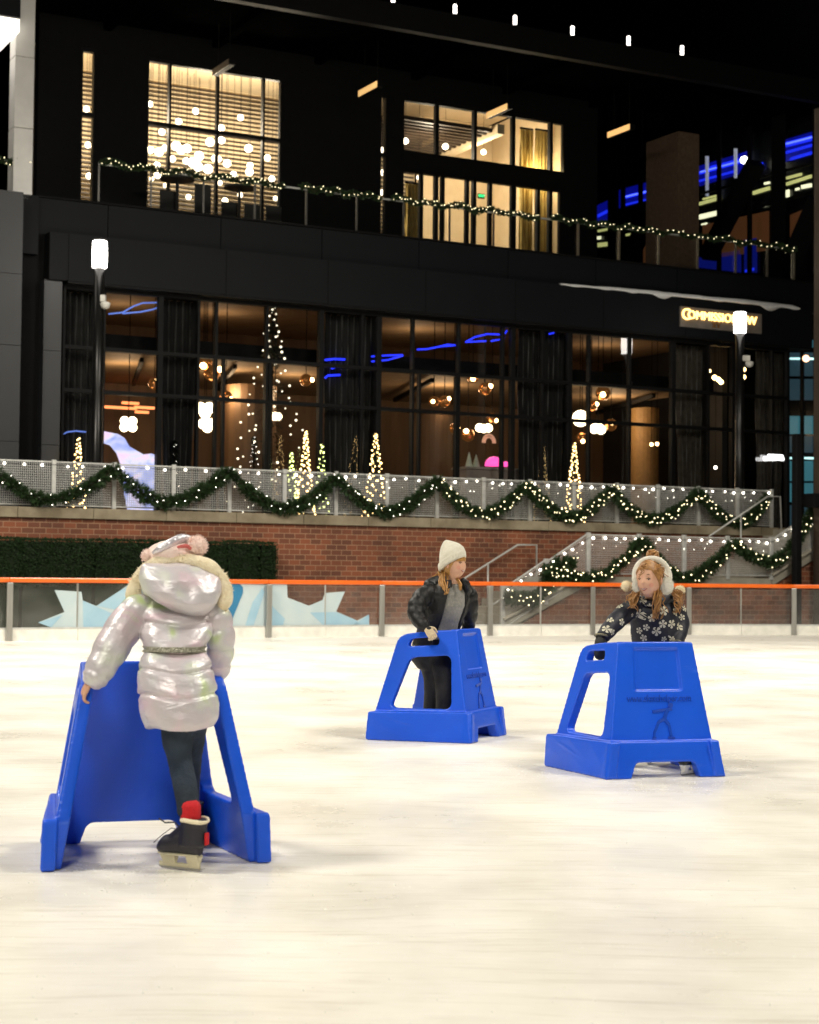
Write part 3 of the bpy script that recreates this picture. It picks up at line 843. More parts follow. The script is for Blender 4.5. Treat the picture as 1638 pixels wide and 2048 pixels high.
cps = [(407, 722, .24, 'copper globe pendant right of the drape by the reflected lavender screen, upper one', -.3, -.6), (424, 746, .22, 'copper globe pendant tucked below another one, beside the drape', .7, .4), (452, 794, .17, 'small copper globe pendant under the first ceiling track', .5, -.3),
       (309, 768, .16, 'small copper globe pendant left of the first wide drape', .2, .5), (612, 760, .17, 'copper globe pendant at the right edge of the second window', .7, .0), (946, 752, .19, 'copper globe pendant below the long blue neon line', -.4, -.5),
       (970, 778, .19, 'copper globe pendant right of and below its near neighbour', .5, .4), (868, 803, .15, 'smaller copper globe of the pair in the middle window', -.6, -.1), (889, 803, .17, 'larger copper globe of the pair in the middle window', .4, .4),
       (984, 836, .15, 'copper globe pendant just above the opal cloud lamp, middle window', .5, -.5), (936, 870, .19, 'lowest copper globe pendant, above the pink domes', -.7, .5), (1206, 786, .22, 'copper globe pendant above the tallest glowing tree, on its right', -.5, -.3),
       (1183, 812, .17, 'dim copper globe pendant beside the big round opal lamp', .6, .3), (1222, 850, .18, 'copper globe pendant right of the opal cluster by the tall tree', -.3, .2), (1164, 876, .17, 'copper globe pendant directly over the tallest glowing tree', -.3, -.6), (908, 857, .14, 'small copper globe pendant by the middle mullion', .6, .1)]
for px, py, r, lb, bx, bz in cps: copper_pendant(px, py, DG + 1.8 + R.uniform(0, .5), r, lb, bx, bz)
def cloud_lamp(px, py, d, lobes, r, label):
    s, z = wall(px, py, d); p = F(s, d, z)
    g = thing('cloud_lamp', p, label, 'pendant lamp', 'opal glass cluster pendants in the restaurant')
    for lx, lz in lobes:
        m_ = MB(); m_.ball(p + FU * lx * r + FN * R.uniform(-.2, .2) * r + V((0, 0, lz * r)), r, 14, 10); m_.build('opal_globe', M_opal, g, sm=True)
    m_ = MB(); m_.tube([p, p + V((0, 0, max(.4, zW + .45 - p.z)))], .012, 6); m_.build('cord', M_black, g)
four = [(-.95, .75), (.95, .8), (-.95, -.65), (.9, -.65), (0, .1)]
for px, py, lb, lo, r in ((257, 849, 'opal cluster pendant hanging left of the first wide drape', four, .115), (409, 820, 'opal cluster pendant beside the drape, upper of two', [(-.8, .3), (.9, .4), (.2, -.5)], .15), (412, 850, 'opal cluster pendant beside the drape, lower of two', [(-.6, .2), (.9, .3), (.3, -.4)], .14),
                          (550, 833, 'half hidden opal pendant in the second window', [(-.8, 0), (.8, 0), (0, .1)], .11), (748, 886, 'square opal lamp left of the slim tree by the wide drape', [(-.7, .6), (.7, .6), (-.7, -.6), (.7, -.6)], .085), (968, 857, 'opal cloud lamp above the pink domes', [(-1.3, .1), (0, 0), (1.3, .2)], .12),
                          (1160, 837, 'big round opal lamp above the tallest glowing tree', [(0, 0)], .24), (1196, 857, 'opal cluster lamp right of the big round one', [(-.9, -.1), (.8, -.2), (0, .4)], .14)):
    cloud_lamp(px, py, DG + 2.2, lo, r, lb)
M_tree = mat('fir needles', (.020, .040, .014), .7, 0, (.010, .020, .007), 12)
ttree_me = MB().ball((0, 0, 0), .022, 6, 5).mesh('bulb', sm=True); ttree_me.materials.append(M_bulbwarm)
ttree2_me = MB().ball((0, 0, 0), .020, 6, 5).mesh('bulb', sm=True); ttree2_me.materials.append(emit('lime bulb', (.85, .95, .30), 8))
def lit_tree(px, ytop, hw, d, nb, label, me=ttree_me, zb=PZ + .02, group='trees wound with fairy lights', dens=1.0, sparse=False):
    s, zt = wall(px, ytop, d); h = zt - zb
    t = thing('christmas_tree', F(s, d, zb), label, 'tree', group)
    c = V(F(s, d, zb))
    m_ = MB(); m_.tube([c, c + V((0, 0, h * .97))], [.05, .01], 7); m_.build('trunk', M_bark, t)
    lf = MB(); n = int(700 * dens * (.6 + hw))
    for k in range(n):
        u = R.random() ** .8; z = .06 * h + u * h * .94; rr = hw * (1 - u) * (.75 + .3 * math.sin(z * 9))
        a = R.random() * 2 * PI; o = V((math.cos(a), math.sin(a), 0))
        p = c + V((0, 0, z)) + o * rr * R.uniform(.2, .8)
        dr = (o + V((0, 0, R.uniform(-.5, .1)))).normalized(); ln = R.uniform(.08, .18); sd = dr.cross(V((0, 0, 1))).normalized() * .02
        lf.face([p - sd, p + sd, p + dr * ln]); lf.face([p, p + dr * ln * .5 + sd * 3, p + dr * ln * .6])
    lf.build('crown', M_tree, t)
    for k in range(nb):
        u = (k + R.random()) / nb; z = .05 * h + u * h * .95
        a = k * 2.4 + R.random(); rr = hw * (1 - u) * R.uniform(.85, 1.1) + .02
        bulb(t, c + V((math.cos(a) * rr, math.sin(a) * rr, z)), me, R.uniform(.7, 1.25))
lit_tree(157, 876, .22, DG - .9, 56, 'slim fairy lit tree at the corner window left of the lamp post')
lit_tree(612, 862, .24, DG - .8, 90, 'tall slim tree thick with warm lights right of two green lit trees')
lit_tree(583, 904, .22, DG - .7, 46, 'short tree with lime green lights left of the tall slim one', ttree2_me)
lit_tree(644, 888, .20, DG - .7, 44, 'short warm lit tree at the left edge of the wide drape', ttree2_me)
lit_tree(752, 866, .34, DG - .6, 80, 'bushy fairy lit tree at the right edge of the wide drape')
lit_tree(1149, 886, .28, DG - .8, 98, 'brightest slim tree of warm lights by the entrance drape')
fir_me = MB().ball((0, 0, 0), .026, 6, 5).mesh('bulb', sm=True); fir_me.materials.append(emit('soft white bulb', (1, .90, .66), 3))
lit_tree(546, 605, 1.25, DG + .9, 100, 'very tall sparse fir with white lights inside the second window', fir_me, dens=1.2)
lit_tree(508, 872, .3, DG + 1.2, 40, 'dim tree inside the second window, low on its left', tiny_me)
lit_tree(350, 880, .16, DG + .3, 14, 'faint little lit tree in front of the drape by the reflected lavender screen', tiny_me)
# screen image reflected in the window glass, built as a glowing panel
M_screen = None
def mirrored_screen_mat():
    m, nt, out = _nt('screen image')
    e = nt.nodes.new('ShaderNodeEmission'); lnk(nt, e.outputs[0], out.inputs[0]); e.inputs['Strength'].default_value = 1.5
    tc = nt.nodes.new('ShaderNodeTexCoord'); nz = nt.nodes.new('ShaderNodeTexNoise'); nz.inputs['Scale'].default_value = 1.6; nz.inputs['Detail'].default_value = 3; nz.inputs['Distortion'].default_value = 1.2
    lnk(nt, tc.outputs['Object'], nz.inputs['Vector'])
    r = nt.nodes.new('ShaderNodeValToRGB'); cr = r.color_ramp
    cr.elements[0].position = .28; cr.elements[0].color = (.20, .28, .72, 1)
    cr.elements[1].position = .74; cr.elements[1].color = (.95, .90, .45, 1)
    a = cr.elements.new(.40); a.color = (.42, .48, .92, 1); b = cr.elements.new(.52); b.color = (.74, .72, .96, 1); b = cr.elements.new(.62); b.color = (.90, .62, .90, 1)
    lnk(nt, nz.outputs['Fac'], r.inputs[0]); lnk(nt, r.outputs[0], e.inputs[0]); return m
pts = [(205, 862), (236, 868), (249, 876), (259, 893), (287, 909), (303, 907), (318, 913), (318, 1022), (258, 1022), (251, 985), (246, 934), (236, 906), (223, 890), (205, 884)]
dS = DG + .25
sc_ = MB(); fr = [F(ws(x, dS, y), dS, wz(x, y, dS)) for x, y in pts]; bk = [p + FN * .12 for p in fr]
sc_.face(fr); sc_.face(list(reversed(bk)))
for k in range(len(fr)): sc_.face([fr[k], bk[k], bk[(k + 1) % len(fr)], fr[(k + 1) % len(fr)]])
o = sc_.build('screen_reflection', mirrored_screen_mat()); tag(o, 'curving lavender screen image reflected in the corner window', 'reflected light')
# blue neon lines
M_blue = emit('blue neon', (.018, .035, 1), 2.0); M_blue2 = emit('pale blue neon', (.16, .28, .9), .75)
def reflection(paths, label, m=M_blue, d=DG + .35, r=.022):  # glowing tubes stand in for blue light reflected in the window glass
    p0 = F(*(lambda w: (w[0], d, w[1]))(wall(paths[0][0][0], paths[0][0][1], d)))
    g = thing('glass_reflection', p0, label, 'neon light', 'blue neon lines in the ground floor windows')
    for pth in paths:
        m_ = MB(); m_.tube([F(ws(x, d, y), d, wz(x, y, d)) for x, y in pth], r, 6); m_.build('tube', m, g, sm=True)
reflection([[(217, 628), (245, 625), (268, 612), (285, 606), (318, 605)], [(245, 627), (280, 624), (305, 619), (322, 613)]], 'pale blue double neon line above the leaning reflected pole', M_blue2, r=.02)
reflection([[(121, 871), (135, 864), (152, 862), (172, 864)]], 'faint violet neon line low in the corner window', M_blue2, r=.018)
reflection([[(650, 720), (668, 718), (690, 719)], [(663, 737), (675, 733), (690, 732)], [(650, 756), (656, 751), (680, 750)]], 'three short blue neon squiggles on the wide black drape', r=.028)
reflection([[(743, 713), (770, 711), (805, 710)], [(743, 723), (775, 720), (806, 711)]], 'pair of blue neon lines joining right of the wide drape')
reflection([[(834, 699), (855, 698), (880, 693), (916, 690)], [(850, 699), (875, 694), (895, 689), (914, 691)]], 'flat blue neon line in the middle window')
reflection([[(931, 684), (950, 674), (975, 668), (1003, 669)], [(931, 684), (972, 682)], [(982, 682), (1000, 679), (1009, 675)], [(1010, 667), (1014, 661)]], 'looping blue neon line at the right of the middle window')
reflection([[(1098, 668), (1107, 666), (1111, 657)]], 'tiny blue neon hook high on the black drape')
# pink dome lamps, rainbow, counter
M_pink = emit('pink dome', (1, .10, .45), 1.6)
for px, py, r, lb in ((988, 932, .26, 'large glowing pink dome on the restaurant counter'), (1011, 933, .14, 'small glowing pink dome beside the larger one')):
    d = DG + 1.0; s, z = wall(px, py, d); p = F(s, d, z)
    m_ = MB(); m_.lathe([(r, 0), (r * .97, r * .3), (r * .8, r * .65), (r * .45, r * .93), (.01, r * 1.02)], p, 18); o = m_.build('dome_lamp', M_pink, sm=True); tag(o, lb, 'dome lamp', 'pink domes on the counter')
d = DG + 1.1; zc = wz(985, 937, d)
cn = thing('counter', F(ws(975, d), d, PZ + .02), 'pale counter under the pink domes', 'counter')
m_ = MB(); m_.fbox(ws(922, d), ws(1030, d), d - .35, d + .4, PZ + .02, zc - .06); m_.build('front', mat('grey counter', (.30, .25, .23), .6), cn)
m_ = MB(); m_.fbox(ws(920, d), ws(1032, d), d - .4, d + .45, zc - .058, zc); m_.build('worktop', mat('worktop', (.4, .36, .32), .3), cn)
m_ = MB(); d = DG + 1.4; s, z = wall(978, 886, d)
for rr in (.20, .14): m_.tube([F(s + rr * math.cos(t), d, z + rr * 1.2 * math.sin(t)) for t in [PI * k / 12 for k in range(13)]], .03, 6)
o = m_.build('arch_ornament', emit('warm arch', (.8, .45, .28), .55)); tag(o, 'small double arch ornament glowing above the pink domes', 'ornament')
for px, py, hh, lb in ((938, 936, .42, 'taller pale cone ornament left of the pink domes'), (952, 937, .36, 'shorter pale cone ornament left of the pink domes')):
    d = DG + .95; s, z = wall(px, py, d); m_ = MB(); m_.lathe([(.11, 0), (.06, hh * .5), (.005, hh)], F(s, d, zc + .002), 12)
    o = m_.build('cone_ornament', mat('pale ornament', (.55, .62, .50), .5)); tag(o, lb, 'ornament')
# orange strip lights deep inside
for k, (px, py, w) in enumerate(((238, 815, 1.1), (262, 806, .5), (290, 815, .6), (285, 824, .4))):
    d = 13; s, z = wall(px, py, d); m_ = MB(); m_.fbox(s - w / 2, s + w / 2, d, d + .1, z - .035, z + .035)
    o = m_.build('strip_light', emit('orange strip', (1, .30, .10), 2.2)); tag(o, ['long orange strip light deep inside, above the opal cluster', 'short orange strip light, highest of four deep inside', 'orange strip light deep inside, right of the opal cluster', 'shortest orange strip light, lowest on the right'][k], 'strip light', 'orange strip lights deep inside the restaurant')
# inner columns and doors
for px, w, z1, lb, m in ((500, 1.5, 6.5, 'broad round walnut column behind the tall sparse fir', M_brown), (870, 1.1, 6.0, 'walnut panel column in the middle window', M_brown), (1290, .9, 6.6, 'light timber column right of the tallest glowing tree', mat('light timber', (.42, .25, .10), .6))):
    d = 10; s = ws(px, d); m_ = MB(); c = F(s, d, PZ + .021); m_.lathe([(w * .5, 0), (w * .5, z1 - PZ)], c, 24); o = m_.build('column', m, sm=False); tag(o, lb, 'column'); o['kind'] = 'thing'

# wall sconce pairs, hanging bulbs seen in the right bays
for k, (px, py, lb) in enumerate(((1417, 742, 'highest warm bulb in the dark right bay'), (1429, 755, 'warm bulb second from the top in the right bay'), (1437, 759, 'warm bulb third from the top in the right bay'), (1442, 764, 'warm bulb fourth from the top in the right bay'), (1464, 769, 'warm bulb beside the right lamp post'), (1487, 739, 'warm bulb just right of the lamp post'), (1487, 754, 'lower warm bulb just right of the lamp post'), (1303, 889, 'left bulb of the sconce on the timber column'), (1314, 888, 'right bulb of the sconce on the timber column'), (1399, 938, 'cold white bulb low in the right bay'), (1431, 935, 'cold white bulb low beside a mullion'))):
    d = DG + 2; s, z = wall(px, py, d); p = F(s, d, z)
    g = thing('hanging_bulb', p, lb, 'light bulb', 'bare bulbs in the right window bays')
    m_ = MB(); m_.ball(p, .07 if k < 7 else .05, 10, 8); m_.build('bulb', M_hot if k < 9 else M_bulbw, g, sm=True)
    m_ = MB(); m_.tube([p, p + V((0, 0, max(.3, zW + .45 - p.z)))], .008, 5); m_.build('cord', M_black, g)

# ---------------------------------------------------------------- sign and snow
d = DG - .47
s0, s1 = ws(1361, d, 640), ws(1524, d, 640); zb_, zt_ = wz(1361, 653, d), wz(1361, 612, d)
sg = thing('restaurant_sign', F((s0 + s1) / 2, d, zb_), 'weathered metal sign with gold lit restaurant lettering on the fascia', 'sign')
m_ = MB(); m_.fbox(s0, s1, d, d + .065, zb_, zt_); m_.build('board', mat('weathered sign board', (.26, .23, .20), .6, .2, (.17, .15, .13), 3), sg, bevel=.01)
M_letter = emit('gold letters', (1, .58, .16), 4.5, body=(.5, .3, .1))
def fsign(txt, size, s, z, dd, ext=.02, m=M_letter, name='lettering', parent=sg, stretchx=1.0):
    me = text_mesh(txt, size, ext)
    me.transform(Matrix.Diagonal((stretchx, 1, 1, 1)))
    mt = Matrix((FU, V((0, 0, 1)), -FN)).transposed().to_4x4()
    me.transform(Matrix.Translation(F(s, dd, z) - base_of(parent)) @ mt)
    return put(name, me, parent, m)
zl = zb_ + (zt_ - zb_) * .60; L_ = s1 - s0
fsign('C', .46, s0 + .19, zl, d - .022, .022)
fsign('OMMISSION', .34, s0 + L_ * .395, zl, d - .022, .022)
fsign('R', .46, s0 + L_ * .695, zl, d - .022, .022)
fsign('OW', .34, s0 + L_ * .82, zl, d - .022, .022)
em = MB(); M_emb = mat('brass emblem', (.45, .22, .07), .4, .7)
for x, a in ((-.10, .12), (0, -.12), (.06, .12), (.14, -.10)):
    em.bar(F(s0 + L_ * .42 + x, d - .012, zb_ + .06), F(s0 + L_ * .42 + x + a, d - .012, zb_ + .22), .03, .02, FN)
em.build('emblem', M_emb, sg)
sn = MB(); a_, b_ = ws(1120, DG - .4, 570), ws(1598, DG - .4, 610); n = 90; rows = []
for k in range(n + 1):
    t = k / n; s = a_ + (b_ - a_) * t
    th = (.02 + .11 * min(1, t * 3)) * (.75 + .6 * abs(mnoise.noise(V((t * 7, 1.3, 0))))); th *= min(1, (1 - t) * 25 + .3)
    dr = .03 + .20 * max(0, mnoise.noise(V((t * 11, 5.1, 0)))) * min(1, t * 4)
    rows.append([F(s, DG - .004, zS + th * .5), F(s, DG - .2, zS + th), F(s, DG - .40, zS + th * .8), F(s, DG - .46, zS + .01), F(s, DG - .45, zS - dr), F(s, DG - .404, zS - dr * .7), F(s, DG - .404, zS + .002), F(s, DG - .01, zS + .002)])
i0 = 0
for r in rows: sn.v += r
for k in range(n):
    for j in range(8):
        q = k * 8 + j; p = k * 8 + (j + 1) % 8; sn.f.append((q, p, p + 8, q + 8))
o = sn.build('snow', mat('old snow', (.90, .90, .90), .8, 0, (.80, .81, .83), 9, .3), sm=True); tag(o, 'ragged strip of snow lying on the fascia ledge', 'snow', kind='stuff')

# ---------------------------------------------------------------- lamp posts
M_lamp = emit('frosted lamp', (1, .95, .88), 11, True)
M_pole = mat('dark bronze pole', (.022, .021, .020), .30, .6, (.016, .015, .015), 5)
def lamp_post(px, ytop, ybot, d, label, base=PZ, camx=.1):
    s, z1 = wall(px, ytop, d); z0 = wz(px, ybot, d); c = V(F(s, d, base))
    g = thing('lamp_post', c, label, 'lamp post', 'cylinder headed lamp posts')
    h0 = z0 - base; hl = z1 - z0
    m_ = MB(); m_.lathe([(.20, .002), (.20, .05), (.135, .06), (.125, h0 * .5), (.12, h0 - .01)], c, 20); m_.build('pole', M_pole, g, sm=True)
    m_ = MB(); m_.lathe([(.15, h0), (.165, h0 + .02), (.175, h0 + hl * .5), (.165, h0 + hl * .93), (.155, h0 + hl * .95)], c, 20); m_.build('lamp_shade', M_lamp, g, sm=True)
    m_ = MB(); m_.lathe([(.16, h0 + hl * .955), (.16, h0 + hl), (.1, h0 + hl + .01)], c, 20); m_.build('cap', mat('lamp cap', (.5, .5, .5), .4, .5), g, sm=True)
    zc = h0 - .85
    q = c + FU * camx - FN * .16 + V((0, 0, zc))
    m_ = MB(); m_.fbox(0, 0, 0, 0, 0, 0) if False else None
    m_ = MB(); m_.bar(c - FN * .11 + V((0, 0, zc + .14)), q - FN * .02 + V((0, 0, zc * 0 + .14)), .12, .16)
    cm = m_.build('security_camera', M_white, g, bevel=.02)
    m_ = MB(); m_.lathe([(.03, -.10), (.09, -.07), (.11, -.02), (.12, .03), (.10, .05), (.05, .07)], q, 14); m_.build('camera_dome', M_white, cm, sm=True)
lamp_post(200, 480, 536, 2.3, 'tall dark lamp post with lit head beside the left corner window')
lamp_post(1480, 623, 666, 2.3, 'tall dark lamp post with lit head in front of the gold lettered sign', camx=.2)
# ================================================================ terrace storey
DU = 9.0
ZF = zT - .1
zUt = wz(430, 135, DU)
ub = thing('terrace_storey', F(10, DU, ZF), 'black upper storey set back on the terrace with bright tall windows', 'building')
def uw(px, py=300): return ws(px, DU, py)
zcan = zUt + .05
def uwall(a, b, z0=ZF, z1=zcan + 1.2, m=M_black):
    m_ = MB(); m_.fbox(a, b, DU, DU + .3, z0, z1); m_.build('wall', m, ub)
sW = {}
uwall(uw(74), uw(160)); uwall(uw(190), uw(293)); uwall(uw(565), uw(760)); uwall(uw(776), uw(803)); uwall(uw(1134), uw(1195))
for a, b in ((160, 190), (293, 565), (760, 776), (803, 1134)):
    uwall(uw(a), uw(b), zUt + .004)
zUm = wz(430, 262, DU)
window(uw(160), uw(190), (), [zUm], ZF, zUt, DU + .1, ub)
window(uw(293), uw(565), [uw(340), uw(436), uw(528)], [zUm], ZF, zUt, DU + .1, ub)
window(uw(760), uw(776), (), [zUm], ZF, zUt, DU + .1, ub)
zb1, zb0 = wz(880, 310, DU), wz(880, 348, DU)
window(uw(803), uw(1134), [uw(q) for q in (876, 952, 1029, 1104)], [zb0], ZF, zUt, DU + .1, ub, [uw(q) for q in (846, 889, 938, 984, 1032, 1080, 1125)], fr=.10)
m_ = MB(); m_.fbox(uw(803), uw(1134), DU - .02, DU + .28, zb0, zb1); m_.build('door_header', M_black, ub)
# rooms
DR = 14.0
m_ = MB(); m_.fbox(uw(150), uw(800) + 3.2, DR + .12, DR + .3, ZF, zUt + .94); m_.build('interior_wall', M_cream, ub)
m_ = MB(); m_.fbox(uw(145), uw(1134), DU + .32, DR + .3, zUt + .95, zUt + 1.1); m_.build('interior_ceiling', M_cream, ub)
m_ = MB(); m_.fbox(uw(145), uw(1134) + 1.5, DU + .3, DR + .3, ZF - .06, ZF); m_.build('interior_floor', M_floor, ub)
m_ = MB(); m_.fbox(uw(150) - .2, uw(150), DU + .3, DR + .3, ZF, zUt + .94); m_.build('interior_wall', M_cream, ub)
m_ = MB(); m_.fbox(uw(800) + 3.2, uw(1134) + 2.5, DR - .3, DR, ZF, zUt + .94); m_.build('interior_wall', M_cream, ub)
m_ = MB(); m_.fbox(uw(1134) + .1, uw(1134) + .3, DU + .3, DR - .3, ZF, zUt + .94); m_.build('interior_wall', M_cream, ub)
M_slat = mat('dark walnut slat', (.035, .022, .014), .5, 0, (.022, .014, .009), 6)
sl = MB(); z = ZF + .1; k = 0
while z < zUt + .85:
    sl.fbox(uw(150), uw(800) + 3.1, DR, DR + .06, z, z + .046); z += .132; k += 1
sl.build('slat_screen', M_slat, ub)
# slatted timber ceiling raft and cream downstand in the right room
for k in range(13):
    s = uw(800) + .2 + k * .24
    m_ = MB(); m_.fbox(uw(803), uw(800) + 3.6, DU + .8 + k * .32, DU + .92 + k * .32, zUt - .42, zUt - .30); m_.build('ceiling_slat', M_slat, ub)
m_ = MB(); m_.bar(F(uw(800) + 3.7, DU + .5, zUt - .38), F(uw(800) + 3.7, DR - .35, zUt - .38), .25, .3); m_.build('downstand', M_cream, ub)
UG = 'gold drapes in the terrace windows'
curtain(1036, 1062, ZF, zUt - .1, DU + 1.1, M_gold, 'gold drape left of the middle one in the terrace doors', UG, 0, .05)
curtain(1066, 1100, ZF, zUt - .1, DU + 1.0, M_gold, 'gold drape third from the left in the terrace doors', UG, 0, .05)
curtain(1106, 1131, ZF, zUt - .1, DU + .9, M_gold, 'rightmost gold drape beside the dark terrace column', UG, 0, .05)
curtain(806, 840, ZF, zb0 - .1, DU + 1.2, M_gold, 'low gold drape behind the first terrace door', UG, 0, .04)
# globe pendants (px, py, radius px)
gm = emit('white globe', (1, .88, .68), 6, False)
GP = [(173, 218, 8), (176, 290, 8), (178, 352, 8), (300, 208, 8), (357, 243, 8), (324, 264, 8), (391, 222, 8), (443, 256, 8), (481, 235, 8), (420, 284, 11), (443, 281, 9), (497, 297, 10), (301, 300, 9), (318, 304, 11), (330, 296, 8), (352, 292, 12), (362, 300, 11), (374, 297, 11), (345, 318, 8), (398, 312, 12), (386, 325, 13), (396, 333, 12), (372, 322, 8), (430, 317, 9), (437, 318, 8), (454, 327, 10), (416, 338, 12), (500, 331, 8), (499, 344, 10), (535, 316, 8), (544, 358, 8), (314, 330, 8), (315, 350, 9), (331, 371, 6), (377, 394, 7), (440, 366, 6), (450, 402, 8), (480, 390, 7), (467, 349, 8), (551, 397, 6), (303, 358, 6), (765, 300, 7), (765, 345, 7), (763, 385, 7), (811, 282, 8), (891, 293, 8), (967, 304, 7), (838, 355, 6)]
GG3 = 'white globe pendants hanging in the terrace rooms'
pos_words = ['upper', 'middle', 'lower']
gsrc = MB().ball((0, 0, 0), 1, 16, 12).mesh('globe', sm=True); gsrc.materials.append(gm)
csrc = MB().tube([(0, 0, 0), (0, 0, 1)], .006, 5).mesh('cord'); csrc.materials.append(M_black)
for i, (px, py, rp_) in enumerate(GP):
    d = DU + R.uniform(1.2, 4.4) if px < 700 else DU + 1.6
    s, z = wall(px, py, d); p = F(s, d, z); Y = p.y
    if px < 200: lb = ['topmost', 'middle', 'lowest'][i] + ' white globe in the narrow leftmost terrace window'
    elif px > 700:
        lb = {765: {300: 'upper', 345: 'middle', 385: 'lower'}.get(py, 'lower') + ' globe in the thin slit window', 763: 'lowest globe in the thin slit window', 811: 'white globe at the left of the wide terrace window', 891: 'white globe in the second pane of the wide terrace window', 967: 'white globe in the third pane of the wide terrace window', 838: 'small white globe in the first terrace door'}[px]
    else:
        row = 'high' if py < 270 else ('mid height' if py < 325 else ('low' if py < 370 else 'lowest'))
        lb = f'white glowing globe hanging {row} in the big terrace window'
        if rp_ >= 11: lb = 'large white globe in the dense bright cluster above the terrace tables'
    g = thing('globe_pendant', p, lb, 'globe pendant', GG3)
    r = rp_ * Y / FPX * .78
    o = link(bpy.data.objects.new('globe', gsrc)); o.parent = g; o.scale = (r, r, r)
    c = link(bpy.data.objects.new('cord', csrc)); c.parent = g; c.location = (0, 0, r); c.scale = (1, 1, max(.2, zUt + .95 - p.z - r))
# tables and chairs on the terrace, dark against the windows
M_furn = mat('dark furniture', (.012, .011, .010), .6)
def high_table(px, ytop, d, r, label):
    s, z = wall(px, ytop, d); c = F(s, d, ZF)
    t = thing('round_table', c, label, 'table', 'tables on the terrace')
    m_ = MB(); m_.lathe([(r, z - ZF - .05), (r, z - ZF)], c, 24); m_.build('tabletop', M_furn, t)
    m_ = MB(); m_.lathe([(.04, .03), (.04, z - ZF - .052)], c, 10); m_.build('pedestal', M_furn, t)
    m_ = MB(); m_.lathe([(.28, .002), (.26, .03)], c, 18); m_.build('base', M_furn, t)
high_table(355, 357, DU - 1.6, .45, 'round dark table left of the other on the terrace')
high_table(479, 374, DU - 1.6, .42, 'round dark table right of the other on the terrace')
def terrace_chair(px, ytop, d, label, w=.46):
    s, z = wall(px, ytop, d); c = F(s, d, ZF); h = z - ZF
    t = thing('terrace_chair', c, label, 'chair', 'chairs on the terrace')
    sh = h * .5
    m_ = MB(); m_.fbox(s - w / 2, s + w / 2, d - w / 2, d + w / 2, ZF + sh - .05, ZF + sh); m_.build('seat', M_furn, t, bevel=.015)
    m_ = MB(); m_.fbox(s - w / 2, s + w / 2, d - w / 2 - .05, d - w / 2 - .002, ZF + sh - .02, ZF + h); m_.build('backrest', M_furn, t, bevel=.02)
    for a in (-1, 1):
        for b in (-1, 1):
            m_ = MB(); m_.fbox(s + a * (w / 2 - .03) - .02, s + a * (w / 2 - .03) + .02, d + b * (w / 2 - .04) - .02, d + b * (w / 2 - .04) + .02, ZF + .002, ZF + sh - .052); m_.build('leg', M_furn, t)
for px, yt, lb in ((399, 372, 'tall dark chair right of the left terrace table'), (330, 385, 'dark chair left of the left terrace table'), (452, 408, 'low dark chair left of the right terrace table'), (497, 412, 'dark chair just right of the right table pedestal'), (540, 416, 'dark chair at the right end of the terrace group')):
    terrace_chair(px, yt, DU - 1.2, lb)
# ---------------------------------------------------------------- balustrade
M_glassb = glass('balustrade glass', (.90, .92, .91), 1.1, .02)
DB = DG + .16; zB0, zB1 = zT + .062, wz(800, 402, DB)
bl = thing('glass_balustrade', F(10, DB, zB0), 'clear glass balustrade with slim steel posts along the terrace edge', 'balustrade')
bp = [ws(x, DB, 450) for x in (20, 195, 300, 405, 508, 611, 712, 806, 898, 986, 1072, 1155, 1237, 1316, 1394, 1470, 1533, 1587)]
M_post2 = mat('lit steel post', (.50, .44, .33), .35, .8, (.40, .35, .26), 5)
M_post3 = mat('dim steel post', (.10, .095, .085), .4, .5, (.07, .066, .06), 5)  # one steel, its lit and shaded tones painted as two colours
for i, s in enumerate(bp):
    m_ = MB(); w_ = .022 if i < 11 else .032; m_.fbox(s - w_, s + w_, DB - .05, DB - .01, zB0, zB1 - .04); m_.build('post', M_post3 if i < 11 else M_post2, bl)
    if i > 1:
        m_ = MB(); m_.face([F(bp[i - 1] + .05, DB + .01, zB0 + .06), F(s - .05, DB + .01, zB0 + .06), F(s - .05, DB + .01, zB1 - .02), F(bp[i - 1] + .05, DB + .01, zB1 - .02)]); m_.build('glass_panel', M_glassb, bl)
m_ = MB(); m_.bar(F(bp[1], DB, zB1), F(bp[-1], DB, zB1), .05, .04); m_.build('handrail', M_galv, bl)
TG = 'garlands tied along the terrace balustrade'
tl = ['thin lit garland on the terrace rail over the bright tables', 'thin sparse lit garland on the terrace rail between the two big windows', 'thin lit garland on the terrace rail below the gold drapes', 'thin lit garland on the terrace rail left of the brown pillar', 'thin lit garland at the right end of the terrace rail']
bounds = [(198, 565, 60), (600, 760, 18), (780, 1075, 56), (1100, 1330, 30), (1335, 1590, 26)]
tb = MB().ball((0, 0, 0), .0125, 6, 5).mesh('bulb', sm=True); tb.materials.append(emit('dim warm bulb', (1, .86, .5), 3.5))
for (a, b, nb), lb in zip(bounds, tl):
    s0, s1 = ws(a, DB, 420), ws(b, DB, 420); n = 24
    pts = [F(s0 + (s1 - s0) * k / n, DB - .07, zB1 + .02 + .07 * math.sin(k * 1.3) * (1 if k % 3 else .3)) for k in range(n + 1)]
    garland(pts, lb, TG, nb, .10, 320, tb, 1.0)
s0, s1 = ws(-30, DG - .1, 320), ws(62, DG - .1, 320)
lz = wz(30, 322, DG - .1)
garland([F(s0 + (s1 - s0) * k / 10, DG - .1, lz + .05 * math.sin(k)) for k in range(11)], 'short lit garland wrapped past the white pillar at top left', TG, 14, .10, 280, tb)
m_ = MB(); m_.bar(F(s0, DG, lz), F(s1 + .02, DG, lz), .05, .05); o = m_.build('rail', M_galv); tag(o, 'slim rail carrying the garland beside the white pillar', 'rail')
